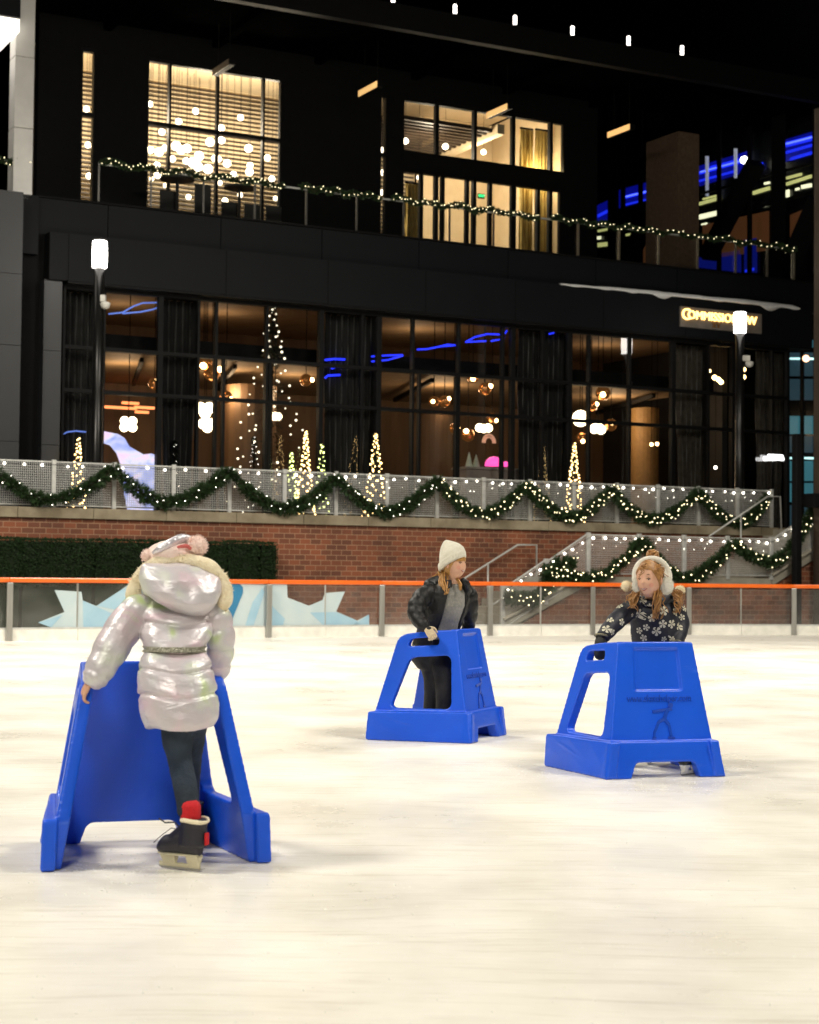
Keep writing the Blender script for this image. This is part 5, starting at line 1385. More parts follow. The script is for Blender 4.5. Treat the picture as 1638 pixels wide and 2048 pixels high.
def hand(par, wrist, d, back, m, L=.125, side=1, curl=(45, 60, 40), name='hand', thumb_curl=.4, voxel=.0032):
    """palm, four bent fingers of unequal length and a thumb from the side of the palm"""
    w = V(wrist); d = V(d).normalized(); b = V(back); b = (b - d * b.dot(d)).normalized(); s = d.cross(b).normalized() * side
    mb = MB(); pw = L * .23; pl = L * .50
    mb.loft([(w - d * L * .05, s * pw * .62, b * L * .10), (w + d * pl * .25, s * pw * .85, b * L * .115), (w + d * pl * .7, s * pw, b * L * .11), (w + d * pl * 1.0, s * pw * .95, b * L * .085), (w + d * pl * 1.06, s * pw * .8, b * L * .05)], 16)
    for k, (off, ln) in enumerate(((.78, .43), (.27, .48), (-.25, .45), (-.74, .35))):
        p = w + d * pl * .95 + s * pw * off; a = 0; dd = d; pts = [(p - d * L * .05, L * .062)]
        for seg, c in enumerate(curl):
            a += rad(c); dd = d * math.cos(a) - b * math.sin(a) + s * off * .05
            p = p + dd * L * ln * (.42, .32, .26)[seg]; pts.append((p, L * (.058, .052, .044)[seg]))
        mb.limb(pts, 9, 4)
    p = w + d * pl * .28 + s * pw * .75; t1 = (d * .65 + s * .75 - b * .25).normalized(); t2 = (d * .85 + s * .15 - b * thumb_curl).normalized()
    mb.limb([(p, L * .075), (p + t1 * L * .20, L * .066), (p + t1 * L * .20 + t2 * L * .17, L * .055), (p + t1 * L * .20 + t2 * L * .17 + (t2 - b * thumb_curl).normalized() * L * .11, L * .044)], 9, 4)
    return fuse(mb, name, par, m, voxel, 2)
def skate(par, heel, f, L, m_boot, m_holder, shaft=.13, lean=V((0, 0, 0)), pitch=0.0):
    """boot, blade holder and blade; heel = ground point under the heel"""
    f = V(f).normalized(); u = V((0, 0, 1)); r = f.cross(u).normalized(); h = V(heel); zs = .062
    mb = MB()
    P = lambda x, z: h + f * x * L + u * z
    mb.loft([(P(-.02, zs + .030), r * .018, u * .026), (P(.04, zs + .036), r * .032, u * .036), (P(.30, zs + .050), r * .035, u * .050), (P(.62, zs + .043), r * .042, u * .043), (P(.85, zs + .037), r * .040, u * .037), (P(.97, zs + .026), r * .024, u * .022), (P(1.02, zs + .024), r * .008, u * .010)], 18)
    q = [(P(.16, zs + .04), .060), (P(.17, zs + .08), .056), (P(.16, zs + .115), .053), (P(.14, zs + shaft), .057)]
    mb.loft([(c + lean * i / 3, r * w * .92, f * w * 1.05) for i, (c, w) in enumerate(q)], 18)
    mb.limb([(P(.20, zs + .125), .036), (P(.36, zs + .095), .036), (P(.60, zs + .058), .034)], 14)
    boot = fuse(mb, 'skate', par, m_boot, .005, 3)
    hb_ = MB()
    hb_.loft([(P(-.02, zs + .004), r * .020, f * .004)] and [(P(.02 + .0, zs + .003), r * .024, u * .007), (P(.3, zs + .003), r * .028, u * .007), (P(.7, zs + .003), r * .033, u * .007), (P(.99, zs + .003), r * .014, u * .006)], 14)
    for x0, x1 in ((.02, .26), (.58, .86)):
        hb_.hexa([P(x0, .018) - r * .006, P(x1, .018) - r * .006, P(x1, .018) + r * .006, P(x0, .018) + r * .006, P(x0 - .02, zs) - r * .020, P(x1 + .03, zs) - r * .024, P(x1 + .03, zs) + r * .024, P(x0 - .02, zs) + r * .020])
    hb_.hexa([P(.0, .012) - r * .006, P(.95, .012) - r * .006, P(.95, .012) + r * .006, P(.0, .012) + r * .006, P(.0, .028) - r * .007, P(.98, .030) - r * .007, P(.98, .030) + r * .007, P(.0, .028) + r * .007])
    hb_.build('blade_holder', m_holder, boot, bevel=.003)
    bl_ = MB(); bl_.hexa([P(.0, .003) - r * .0018, P(.92, .003) - r * .0018, P(.92, .003) + r * .0018, P(.0, .003) + r * .0018, P(-.03, .0125) - r * .0018, P(1.0, .0125) - r * .0018, P(1.0, .0125) + r * .0018, P(-.03, .0125) + r * .0018])
    bl_.build('blade', M_steel, boot)
    return boot, P, r
def open_shell(mb, secs, a0, a1, th, n=40):
    """coat body open between angles a1 and a0: outer and inner wall joined at the edges"""
    i0 = len(mb.v); m = n + 1
    for lay in (0, 1):
        for c, a, b in secs:
            c = V(c); a = V(a); b = V(b); k = 1 - lay * th / a.length; k2 = 1 - lay * th / b.length
            for j in range(m):
                t = a0 + (a1 - a0) * j / n; mb.v.append(c + a * k * math.cos(t) + b * k2 * math.sin(t))
    R_ = len(secs); o = R_ * m
    for k in range(R_ - 1):
        for j in range(n):
            p = i0 + k * m + j; mb.f.append((p, p + 1, p + m + 1, p + m)); q = p + o; mb.f.append((q, q + m, q + m + 1, q + 1))
        for j in (0, n):
            p = i0 + k * m + j; mb.f.append((p, p + m, p + m + o, p + o))
    for k in (0, R_ - 1):
        for j in range(n):
            p = i0 + k * m + j; mb.f.append((p, p + 1, p + 1 + o, p + o))
def interp(secs, n):
    """secs: rows of floats; smooth resampling to n rows"""
    out = []
    m = len(secs) - 1
    for k in range(n + 1):
        t = m * k / n; i = min(int(t), m - 1); u = t - i
        p0 = secs[max(i - 1, 0)]; p1 = secs[i]; p2 = secs[i + 1]; p3 = secs[min(i + 2, m)]
        out.append([0.5 * (2 * b + (c - a) * u + (2 * a - 5 * b + 4 * c - d) * u * u + (3 * b - a - 3 * c + d) * u ** 3) for a, b, c, d in zip(p0, p1, p2, p3)])
    return out

# ---------------------------------------------------------------- child in the silver jacket, from behind
def irid():
    m, nt, out = _nt('iridescent silver fabric')
    b = nt.nodes.new('ShaderNodeBsdfPrincipled'); lnk(nt, b.outputs[0], out.inputs[0])
    tc = nt.nodes.new('ShaderNodeTexCoord'); nz = nt.nodes.new('ShaderNodeTexNoise'); nz.inputs['Scale'].default_value = 6.5; nz.inputs['Detail'].default_value = 1; nz.inputs['Distortion'].default_value = .6
    lnk(nt, tc.outputs['Object'], nz.inputs['Vector'])
    r = nt.nodes.new('ShaderNodeValToRGB'); cr = r.color_ramp  # colour patches paint the iridescent sheen into the fabric
    cr.elements[0].position = .25; cr.elements[0].color = (.52, .64, .30, 1); cr.elements[1].position = .80; cr.elements[1].color = (.70, .52, .36, 1)
    for p, c in ((.33, (.63, .65, .60)), (.44, (.60, .57, .61)), (.55, (.63, .57, .60)), (.64, (.68, .54, .61)), (.73, (.66, .63, .58))):
        e = cr.elements.new(p); e.color = rgba(c)
    lnk(nt, nz.outputs['Fac'], r.inputs[0]); lnk(nt, r.outputs[0], b.inputs['Base Color'])
    b.inputs['Metallic'].default_value = .18; b.inputs['Roughness'].default_value = .36; b.inputs['Sheen Weight'].default_value = .1
    n2 = nt.nodes.new('ShaderNodeTexNoise'); n2.inputs['Scale'].default_value = 17; n2.inputs['Detail'].default_value = 4; n2.inputs['Distortion'].default_value = 1.2
    lnk(nt, tc.outputs['Object'], n2.inputs['Vector'])
    mp = nt.nodes.new('ShaderNodeMapping'); mp.inputs['Scale'].default_value = (1, 1, 2.2); lnk(nt, tc.outputs['Object'], mp.inputs[0]); lnk(nt, mp.outputs[0], n2.inputs['Vector'])
    bp = nt.nodes.new('ShaderNodeBump'); bp.inputs['Strength'].default_value = .20; bp.inputs['Distance'].default_value = .018
    lnk(nt, n2.outputs['Fac'], bp.inputs['Height']); lnk(nt, bp.outputs[0], b.inputs['Normal'])
    return m
M_irid = irid()
M_denim = mat('dark denim', (.022, .042, .072), .8, 0, (.008, .015, .026), 5, .3, 50)
M_fur = mat('cream sherpa', (.92, .83, .62), .9, 0, (.84, .72, .49), 40, .5, 120, sheen=.3)
M_pinkf = mat('pink fleece', (.95, .77, .71), .9, 0, (.92, .70, .63), 30, .4, 100, sheen=.4)
M_sequin = mat('silver sequin', (.82, .80, .84), .25, .5, (.7, .66, .74), 40, .3, 70)
M_redsock = mat('red sock', (.62, .012, .02), .85, 0, (.5, .01, .015), 60, .3, 200)
M_boot = mat('navy skate boot', (.022, .020, .030), .5, 0, (.014, .013, .02), 9, .1)
M_holder = mat('cream blade holder', (.62, .57, .40), .4, 0, (.54, .50, .35), 6)
K1 = thing('person', V((-.90, 7.18, 0)), 'child from behind in iridescent silver puffer jacket and pink pompom hat pushing a blue aid', 'person')
RX = V((.965, .26, 0)); FW = V((-.26, .965, 0))
hd = Head(at(352, 1142, 7.56), FW + V((0, 0, -.35)), sc=1.02)
mb = MB(); hd.skull(mb); mb.limb([(at(355, 1165, 7.53), .05), (at(357, 1200, 7.47), .055)])
# body under the clothes: one figure
mb.loft([(at(362, 1430, 7.23), RX * .09, FW * .07), (at(354, 1380, 7.27), RX * .125, FW * .095), (at(349, 1300, 7.32), RX * .105, FW * .08), (at(353, 1240, 7.42), RX * .105, FW * .065), (at(355, 1208, 7.48), RX * .09, FW * .05), (at(356, 1196, 7.51), RX * .05, FW * .045)], 18)
mb.limb([(at(360, 1440, 7.23), .055), (at(360, 1525, 7.24), .036), (at(376, 1640, 7.12), .030)]); mb.limb([(at(380, 1440, 7.26), .05), (at(380, 1520, 7.42), .036), (at(372, 1620, 7.52), .032)])
mb.limb([(at(290, 1212, 7.43), .045), (at(226, 1295, 7.33), .036), (at(184, 1362, 7.26), .026)]); mb.limb([(at(420, 1216, 7.45), .045), (at(440, 1292, 7.48), .035), (at(437, 1352, 7.53), .026)])
fuse(mb, 'body', K1, M_skin, .008, 3)
hd.face(K1)
# jacket: quilted body and sleeves in one skin
rows = interp([(352, 1193, 7.50, .062, .06), (352, 1203, 7.47, .130, .085), (353, 1222, 7.44, .155, .112), (354, 1245, 7.42, .158, .122), (353, 1272, 7.37, .148, .115), (349, 1298, 7.325, .128, .098), (350, 1318, 7.30, .146, .118), (352, 1350, 7.275, .160, .130), (356, 1385, 7.25, .164, .132), (359, 1420, 7.235, .163, .128), (361, 1440, 7.225, .152, .118), (361, 1452, 7.22, .140, .106)], 90)
seams = [1243, 1298, 1336, 1385]
secs = []
for x, y, Y, w, dd in rows:
    k = 1.0
    for s in seams: k -= (.125 if s != 1298 else .06) * math.exp(-((y - s) / 3.0) ** 2)
    k += .004 * math.sin(y * .9)
    secs.append((at(x, y, Y), RX * w * k, FW * dd * k))
mb = MB()
i0 = len(mb.v); mb.loft(secs, 48)
for q in range(i0, len(mb.v)):   # seams dip to a point at the middle of the back; creases radiate
    p = mb.v[q]; c = secs[min((q - i0) // 48, len(secs) - 1)][0]; o = p - c; a = math.atan2(o.dot(FW), o.dot(RX))
    mb.v[q] = p + V((0, 0, -.018 * max(0, math.cos((a + PI / 2) * 1.5)) )) + o.normalized() * .003 * mnoise.noise(p * 22) + o.normalized() * .005 * mnoise.noise(V((p.x * 9, p.y * 9, p.z * 30)))
mb.limb([(at(300, 1210, 7.44), .050), (at(272, 1225, 7.41), .074), (at(244, 1262, 7.36), .077), (at(222, 1298, 7.31), .074), (at(203, 1332, 7.27), .064), (at(191, 1354, 7.25), .056), (at(186, 1362, 7.245), .050)], 24, 12, .05, 5)
mb.limb([(at(410, 1212, 7.46), .05), (at(428, 1230, 7.46), .066), (at(438, 1258, 7.47), .064), (at(441, 1294, 7.475), .060), (at(439, 1326, 7.50), .050), (at(437, 1348, 7.52), .044)], 24, 12, .09, 5)
jk = fuse(mb, 'jacket', K1, M_irid, .0048, 2)
bt = MB(); wsec = [s for s, r in zip(secs, rows) if 1291 < r[1] < 1305]
bt.loft([(c, a * 1.045, b * 1.045) for c, a, b in wsec], 40)
bt.build('belt', mat('grey beaded belt', (.22, .21, .15), .4, .4, (.45, .44, .36), 70, .8, 120), jk, sm=True)
# hood lying back with sherpa trim
mb = MB()
mb.loft([(at(360, 1122, 7.47), RX * .13, FW * .05), (at(361, 1134, 7.44), RX * .166, FW * .078), (at(362, 1146, 7.42), RX * .176, FW * .093), (at(362, 1160, 7.40), RX * .178, FW * .105), (at(365, 1184, 7.375), RX * .165, FW * .115), (at(374, 1206, 7.36), RX * .125, FW * .095), (at(384, 1222, 7.365), RX * .080, FW * .065), (at(390, 1233, 7.375), RX * .035, FW * .03)], 64)
dent = at(374, 1192, 7.28)
for q in range(len(mb.v)):
    p = mb.v[q]; g = math.exp(-(((p - dent).x / .045) ** 2 + ((p - dent).z / .030) ** 2)); g2 = math.exp(-(((p - dent).z - .012) / .012) ** 2) * max(0, 1 - abs((p - dent).x) / .2); mb.v[q] = p + V((0, .040 * g + .012 * g2 - .014 * mnoise.noise(p * 13), .010 * mnoise.noise(p * 15 + V((3, 1, 2)))))
hood = fuse(mb, 'hood', K1, M_irid, .006, 5)
arc = [(272, 1206), (267, 1188), (273, 1165), (290, 1143), (318, 1128), (352, 1122), (388, 1124), (418, 1135), (439, 1154), (450, 1178), (449, 1200), (440, 1214)]
apts = [at(x, y, 7.44 - .02 * math.sin(PI * k / 11)) for k, (x, y) in enumerate(arc)]
mb = MB(); mb.limb([(p, .031 + .005 * math.sin(k * 2.1)) for k, p in enumerate(apts)], 14, 8); tr = mb.build('fur_trim', M_fur, hood, sm=True)
f = MB()
for k in range(2600):
    u = R.random() * (len(apts) - 1.001); i = int(u); c = apts[i].lerp(apts[i + 1], u - i)
    d = V((R.gauss(0, 1), R.gauss(0, 1), R.gauss(0, 1))).normalized(); p = c + d * .029; e = (d + V((R.gauss(0, .5), R.gauss(0, .5), R.gauss(0, .5)))).normalized(); s = e.orthogonal().normalized() * .0028
    f.face([p - s, p + s, p + e * R.uniform(.006, .016)])
for q in f.v: pass
f.build('fluff', M_fur, hood)
# hat with pompoms and a sequin bow
mb = MB(); c = at(348, 1128, 7.53)
mb.loft([(at(350, 1146, 7.52), RX * .118, FW * .11), (at(348, 1120, 7.51), RX * .126, FW * .112), (at(346, 1104, 7.50), RX * .118, FW * .105), (at(347, 1092, 7.50), RX * .094, FW * .085), (at(350, 1083, 7.50), RX * .06, FW * .055), (at(352, 1079, 7.50), RX * .02, FW * .02)], 32)
hat = fuse(mb, 'hat', K1, M_pinkf, .006, 3)
fluff(at(394, 1092, 7.46), .046, 'pompom', M_pinkf, hat, 900, l=.012)
fluff(at(296, 1112, 7.45), .030, 'pompom', M_pinkf, hat, 600, l=.010)
mb = MB(); mb.limb([(at(306, 1106, 7.40), .008), (at(322, 1096, 7.40), .016), (at(343, 1085, 7.42), .019), (at(362, 1077, 7.45), .020), (at(378, 1077, 7.48), .016)], 14, 6); fuse(mb, 'bow', hat, M_sequin, .005, 2)
mb = MB(); mb.limb([(at(356, 1094, 7.40), .006), (at(372, 1092, 7.40), .009), (at(381, 1097, 7.41), .007)], 10); mb.build('ribbon', mat('coral ribbon', (.62, .13, .12), .7), hat, sm=True)
# jeans
mb = MB()
mb.loft([(at(360, 1418, 7.24), RX * .125, FW * .105), (at(363, 1445, 7.245), RX * .112, FW * .10), (at(366, 1462, 7.25), RX * .085, FW * .085)], 24)
mb.limb([(at(357, 1440, 7.22), .078), (at(355, 1475, 7.225), .066), (at(360, 1522, 7.235), .050), (at(369, 1565, 7.18), .050), (at(375, 1605, 7.14), .046), (at(377, 1624, 7.125), .047)], 20, 8, .02, 9)
mb.limb([(at(383, 1440, 7.26), .072), (at(382, 1475, 7.33), .060), (at(380, 1520, 7.42), .050), (at(380, 1570, 7.50), .042), (at(380, 1612, 7.54), .040)], 20, 8, .02, 9)
fuse(mb, 'jeans', K1, M_denim, .007, 3)
for x, y0, y1, Y in ((381, 1612, 1660, 7.115), (380, 1602, 1640, 7.545)):
    mb = MB(); mb.limb([(at(x, y0, Y), .041), (at(x + 1, y1 - 8, Y), .041)], 18, 6); mb.build('sock', M_redsock, K1, sm=True)
hp = ground(400, 1744); hp.z = 0
bo, P, r = skate(K1, hp, V((-.86, .45, 0)), .205, M_boot, M_holder, .150, lean=V((0, 0, 0)))
mb = MB(); mb.limb([(P(.14, .205) + V((math.cos(t) * .052, math.sin(t) * .052, .004 * math.sin(t * 2))), .009) for t in [2 * PI * k / 14 for k in range(15)]], 8, 3); mb.build('lining', M_fur, bo, sm=True)
mb = MB(); mb.bar(P(-.150, .110), P(-.146, .160), .026, .010, V((.86, -.45, 0))); mb.build('pull_tab', M_redsock, bo, bevel=.004)
mb = MB(); mb.tube([P(.45, .16), P(.62, .19), P(.85, .185), P(1.0, .20)], .0035, 6); mb.tube([P(.46, .16), P(.7, .165), P(.95, .13), P(1.12, .10)], .0018, 5); mb.build('lace', M_boot, bo)
for k in range(4):
    mb = MB(); a = P(.34 + .06 * k, .185 - .024 * k); mb.tube([a - r * .026, a + V((0, 0, .012)), a + r * .026], .003, 6); mb.build('lace', M_boot, bo)
hp = ground(386, 1695); hp.z = 0
skate(K1, hp, V((-.26, .96, 0)), .185, M_boot, M_holder, .135)
# hands on the handles
hand(K1, at(180, 1362, 7.245), V((-.45, .1, -.85)), V((-.8, -.45, .35)), M_skin, .125, 1, (25, 40, 30))
hand(K1, at(436, 1353, 7.525), V((.25, .15, -.85)), V((.85, -.3, .3)), M_skin, .125, -1, (35, 50, 40))

# ---------------------------------------------------------------- girl in the white beanie
M_blackj = mat('black quilted nylon', (.011, .011, .012), .48, 0, (.007, .007, .008), 9, .45, 34, spec=.35)
M_blackp = mat('black snow trousers', (.009, .009, .010), .65, 0, (.006, .006, .008), 9, .3, 30)
M_sweat = mat('grey marl sweater', (.29, .28, .25), .9, 0, (.20, .20, .185), 55, .5, 160, sheen=.3)
M_knit = mat('cream knit', (.80, .76, .64), .9, 0, (.72, .68, .56), 50, .7, 190, sheen=.3, stretch=(1, 1, .25))
M_blond = hair_mat('strawberry blond hair', (.52, .27, .07), (.32, .15, .035))
M_glove = mat('cream glove', (.70, .58, .40), .8, 0, (.60, .48, .32), 30, .4, 120)
K2 = thing('person', V((.24, 13.12, 0)), 'smiling girl in white beanie and open black jacket leaning on a blue skating aid', 'person')
f2 = V((.62, -.78, 0)).normalized(); r2 = V((-f2.y, f2.x, 0))     # r2 points to the picture's right
hd = Head(at(909, 1128, 13.0), V((.76, -.65, .06)), sc=1.02, roll=0.0)
mb = MB(); hd.skull(mb); mb.limb([(at(904, 1150, 13.03), .045), (at(906, 1180, 13.06), .05)])
mb.loft([(at(868, 1300, 13.16), r2 * .09, f2 * .075), (at(884, 1255, 13.12), r2 * .095, f2 * .07), (at(897, 1210, 13.07), r2 * .125, f2 * .085), (at(904, 1178, 13.05), r2 * .10, f2 * .06)], 18)
mb.limb([(at(852, 1185, 12.98), .045), (at(833, 1220, 12.88), .038), (at(852, 1252, 12.75), .026)]); mb.limb([(at(936, 1186, 13.17), .045), (at(940, 1225, 13.2), .036), (at(936, 1262, 13.3), .026)])
mb.limb([(at(866, 1308, 13.2), .06), (at(868, 1360, 13.12), .045), (at(866, 1440, 13.2), .033)]); mb.limb([(at(882, 1310, 13.12), .06), (at(890, 1365, 13.02), .045), (at(890, 1448, 13.03), .033)])
fuse(mb, 'body', K2, M_skin, .009, 3)
hd.face(K2, 1.0)
mb = MB(); mb.loft([(at(882, 1278, 13.11), r2 * .125, f2 * .098), (at(888, 1248, 13.10), r2 * .122, f2 * .098), (at(898, 1212, 13.06), r2 * .134, f2 * .105), (at(904, 1186, 13.045), r2 * .118, f2 * .088), (at(906, 1174, 13.045), r2 * .066, f2 * .064), (at(907, 1168, 13.045), r2 * .058, f2 * .058)], 30)
for q in range(len(mb.v)): mb.v[q] = mb.v[q] + V((mnoise.noise(mb.v[q] * 14), mnoise.noise(mb.v[q] * 13 + V((5, 5, 5))), 0)) * .008
fuse(mb, 'sweater', K2, M_sweat, .008, 2)
rows = interp([(868, 1292, 13.17, .180, .150), (876, 1262, 13.14, .172, .142), (888, 1228, 13.10, .178, .142), (896, 1200, 13.07, .180, .135), (900, 1182, 13.055, .160, .115), (903, 1168, 13.05, .105, .095), (903, 1160, 13.05, .098, .092)], 44)
secs = []
for i, (x, y, Y, w, dd) in enumerate(rows):
    k = 1 + .035 * (abs(math.sin(i * PI / 6.3)) ** .6 - .6); secs.append((at(x, y, Y), r2 * w * k, f2 * dd * k))
mb = MB(); open_shell(mb, secs, PI / 2 + .62, PI / 2 + 2 * PI - .52, .034, 56)
mb.limb([(at(866, 1182, 13.0), .060), (at(848, 1192, 12.95), .070), (at(835, 1210, 12.89), .068), (at(833, 1228, 12.85), .064), (at(842, 1245, 12.79), .054), (at(851, 1255, 12.755), .045)], 22, 12, .09, 6)
mb.limb([(at(926, 1180, 13.14), .058), (at(938, 1192, 13.17), .064), (at(941, 1222, 13.20), .058), (at(937, 1250, 13.28), .050), (at(934, 1264, 13.31), .045)], 22, 10, .09, 6)
mb.limb([(at(868, 1172, 13.16), .030), (at(858, 1170, 13.20), .045), (at(876, 1164, 13.26), .050), (at(898, 1164, 13.27), .040)], 14)   # hood folded down
mb.limb([(at(925, 1160, 12.98), .022), (at(933, 1168, 13.0), .028), (at(938, 1182, 13.06), .026)], 12)
fuse(mb, 'jacket', K2, M_blackj, .0075, 2)
mb = MB()
mb.loft([(at(868, 1268, 13.15), r2 * .128, f2 * .10), (at(860, 1295, 13.18), r2 * .148, f2 * .128), (at(857, 1318, 13.19), r2 * .145, f2 * .130), (at(866, 1338, 13.17), r2 * .118, f2 * .105)], 22)
mb.limb([(at(860, 1315, 13.2), .098), (at(868, 1360, 13.12), .078), (at(866, 1410, 13.16), .072), (at(864, 1446, 13.2), .076)], 20, 6, .02, 8)
mb.limb([(at(882, 1315, 13.12), .095), (at(890, 1362, 13.02), .076), (at(890, 1412, 13.02), .070), (at(889, 1450, 13.03), .074)], 20, 6, .02, 8)
fuse(mb, 'trousers', K2, M_blackp, .009, 3)
M_boot2 = mat('black skate boot', (.012, .012, .013), .45, 0, (.009, .009, .01), 9)
skate(K2, V((at(862, 1440, 13.24).x, 13.24, 0)), V((.86, -.5, 0)), .215, M_boot2, M_white)
skate(K2, V((at(888, 1440, 13.05).x, 13.05, 0)), V((.92, -.38, 0)), .215, M_boot2, M_white)
# beanie: stacked knit rings, pulled back and up
ax = V((-.46, .22, .88)).normalized()
def ring(px, py, Y, w, dpt): 
    a = hd.m @ V((1, 0, 0)); b = ax.cross(a).normalized(); a = b.cross(ax).normalized(); return (at(px, py, Y), a * w, b * dpt)
mb = MB(); mb.loft([ring(905, 1129, 13.0, .100, .112), ring(905, 1126, 13.0, .105, .117), ring(905, 1117, 13.0, .104, .114), ring(903, 1107, 13.0, .098, .106), ring(899, 1098, 13.01, .080, .086), ring(894, 1090, 13.02, .054, .056), ring(891, 1084, 13.02, .026, .028), ring(890, 1081, 13.02, .010, .010)], 36)
fuse(mb, 'beanie', K2, M_knit, .006, 3)
mb = MB(); a = ring(905, 1129, 13.0, .103, .115); b = ring(904, 1122, 13.0, .110, .121); c = ring(903, 1115, 13.0, .107, .117)
mb.loft([a, (a[0].lerp(b[0], .3), b[1], b[2]), (b[0].lerp(c[0], .6), b[1], b[2]), c], 40); fuse(mb, 'beanie_cuff', K2, M_knit, .006, 2)
hd.cap(lambda az: 8 if abs(az) < 55 else (8 - (abs(az) - 55) * 1.2 if abs(az) < 100 else -46), M_blond, K2, .07)
locks([([at(888, 1140, 13.02), at(890, 1158, 12.99), at(892, 1174, 12.94), at(893, 1188, 12.90)], .022), ([at(884, 1140, 13.05), at(882, 1156, 13.0), at(886, 1172, 12.93), at(889, 1180, 12.91)], .016),
       ([at(880, 1142, 13.08), at(873, 1150, 13.06), at(866, 1153, 13.05)], .008), ([at(916, 1158, 12.98), at(922, 1168, 12.95), at(921, 1180, 12.94)], .014), ([at(886, 1146, 13.06), at(879, 1160, 13.0), at(880, 1172, 12.94)], .012)], M_blond, K2)
gl2 = hand(K2, at(852, 1254, 12.745), V((.42, -.15, -.55)), V((-.25, -.55, .75)), M_glove, .150, -1, (35, 55, 35))
mb = MB(); p = at(858, 1256, 12.69); mb.ball(p, .016, 10, 8, (1.1, .5, .7)); mb.build('glove_patch', M_blackp, gl2, sm=True)
hand(K2, at(934, 1266, 13.31), V((.3, -.3, -.7)), V((.4, -.2, .7)), M_glove, .15, 1, (35, 55, 35))

# ---------------------------------------------------------------- girl with earmuffs and flowered coat
M_navy = mat('navy coat', (.012, .014, .026), .6, 0, (.008, .009, .018), 8, .25, 26)
M_flower = mat('cream flower print', (.66, .63, .50), .8, 0, (.55, .52, .40), 60)
M_ear = mat('white plush', (.82, .79, .70), .95, 0, (.74, .71, .62), 60, .5, 160, sheen=.4)
M_brownh = hair_mat('golden brown hair', (.46, .23, .065), (.22, .095, .024))
M_mit = mat('black mitten', (.014, .014, .012), .6, 0, (.009, .009, .008), 12, .15, 60)
K3 = thing('person', V((1.55, 11.2, 0)), 'girl in white earmuffs and navy flowered coat gripping a blue skating aid', 'person')
f3 = V((-.05, -1, 0)).normalized(); r3 = V((1, -.05, 0))
hd = Head(at(1298, 1159, 11.12), V((-.50, -.86, -.02)), sc=1.08)
mb = MB(); hd.skull(mb); mb.limb([(at(1303, 1185, 11.2), .045), (at(1305, 1212, 11.25), .05)])
mb.loft([(at(1312, 1335, 11.35), r3 * .11, f3 * .09), (at(1310, 1285, 11.3), r3 * .10, f3 * .08), (at(1309, 1235, 11.27), r3 * .115, f3 * .08), (at(1307, 1208, 11.26), r3 * .09, f3 * .06)], 18)
mb.limb([(at(1270, 1213, 11.22), .04), (at(1230, 1244, 11.10), .034), (at(1204, 1274, 10.98), .025)]); mb.limb([(at(1345, 1213, 11.32), .04), (at(1362, 1248, 11.33), .034), (at(1352, 1286, 11.22), .025)])
mb.limb([(at(1298, 1340, 11.36), .07), (at(1296, 1430, 11.3), .045), (at(1298, 1515, 11.4), .032)]); mb.limb([(at(1328, 1340, 11.3), .07), (at(1362, 1425, 11.05), .045), (at(1376, 1508, 10.93), .032)])
fuse(mb, 'body', K3, M_skin, .008, 3)
hd.face(K3, .7)
rows = interp([(1312, 1345, 11.36, .175, .14), (1311, 1318, 11.34, .166, .13), (1310, 1285, 11.31, .150, .118), (1309, 1252, 11.285, .155, .122), (1307, 1226, 11.27, .150, .112), (1306, 1210, 11.265, .125, .092), (1305, 1200, 11.26, .080, .075), (1305, 1192, 11.255, .070, .068)], 50)
secs = [(at(x, y, Y), r3 * w * (1 + .03 * (abs(math.sin(i * PI / 7)) ** .6 - .6)), f3 * dd * (1 + .03 * (abs(math.sin(i * PI / 7)) ** .6 - .6))) for i, (x, y, Y, w, dd) in enumerate(rows)]
mb = MB(); mb.loft(secs, 40)
mb.limb([(at(1276, 1213, 11.24), .056), (at(1256, 1222, 11.19), .063), (at(1237, 1238, 11.12), .060), (at(1222, 1254, 11.05), .054), (at(1209, 1270, 10.99), .046), (at(1206, 1275, 10.975), .043)], 22, 10, .06, 5)
mb.limb([(at(1338, 1210, 11.31), .054), (at(1352, 1220, 11.34), .060), (at(1362, 1246, 11.335), .054), (at(1358, 1270, 11.27), .048), (at(1351, 1288, 11.21), .044)], 22, 10, .06, 5)
mb.limb([(at(1275, 1196, 11.22), .020), (at(1290, 1203, 11.16), .022), (at(1306, 1206, 11.15), .022), (at(1324, 1202, 11.18), .024), (at(1344, 1194, 11.28), .028)], 12)
coat = fuse(mb, 'coat', K3, M_navy, .0065, 2)
from mathutils.bvhtree import BVHTree
bco = base_of(coat)
bvh = BVHTree.FromPolygons([v.co + bco for v in coat.data.vertices], [tuple(p.vertices) for p in coat.data.polygons])
fl = MB()
def flower(p, n, r, rot):
    a = n.orthogonal().normalized(); b = n.cross(a)
    def S(x, y):
        q = p + a * x + b * y; h = bvh.ray_cast(q + n * .05, -n, .12)[0]
        return (h if h is not None else q) + n * .0025
    c = S(0, 0)
    for k in range(5):
        t = rot + k * 2 * PI / 5
        pts = [(0, 0), (.45, -.17), (.85, -.38), (1.05, -.14), (1.05, .14), (.85, .38), (.45, .22)]
        P = [S(r * (x * math.cos(t) - y * math.sin(t)), r * (x * math.sin(t) + y * math.cos(t))) for x, y in pts]
        mid = S(r * .7 * math.cos(t), r * .7 * math.sin(t))
        for i in range(len(P)): fl.face([mid, P[i], P[(i + 1) % len(P)]])
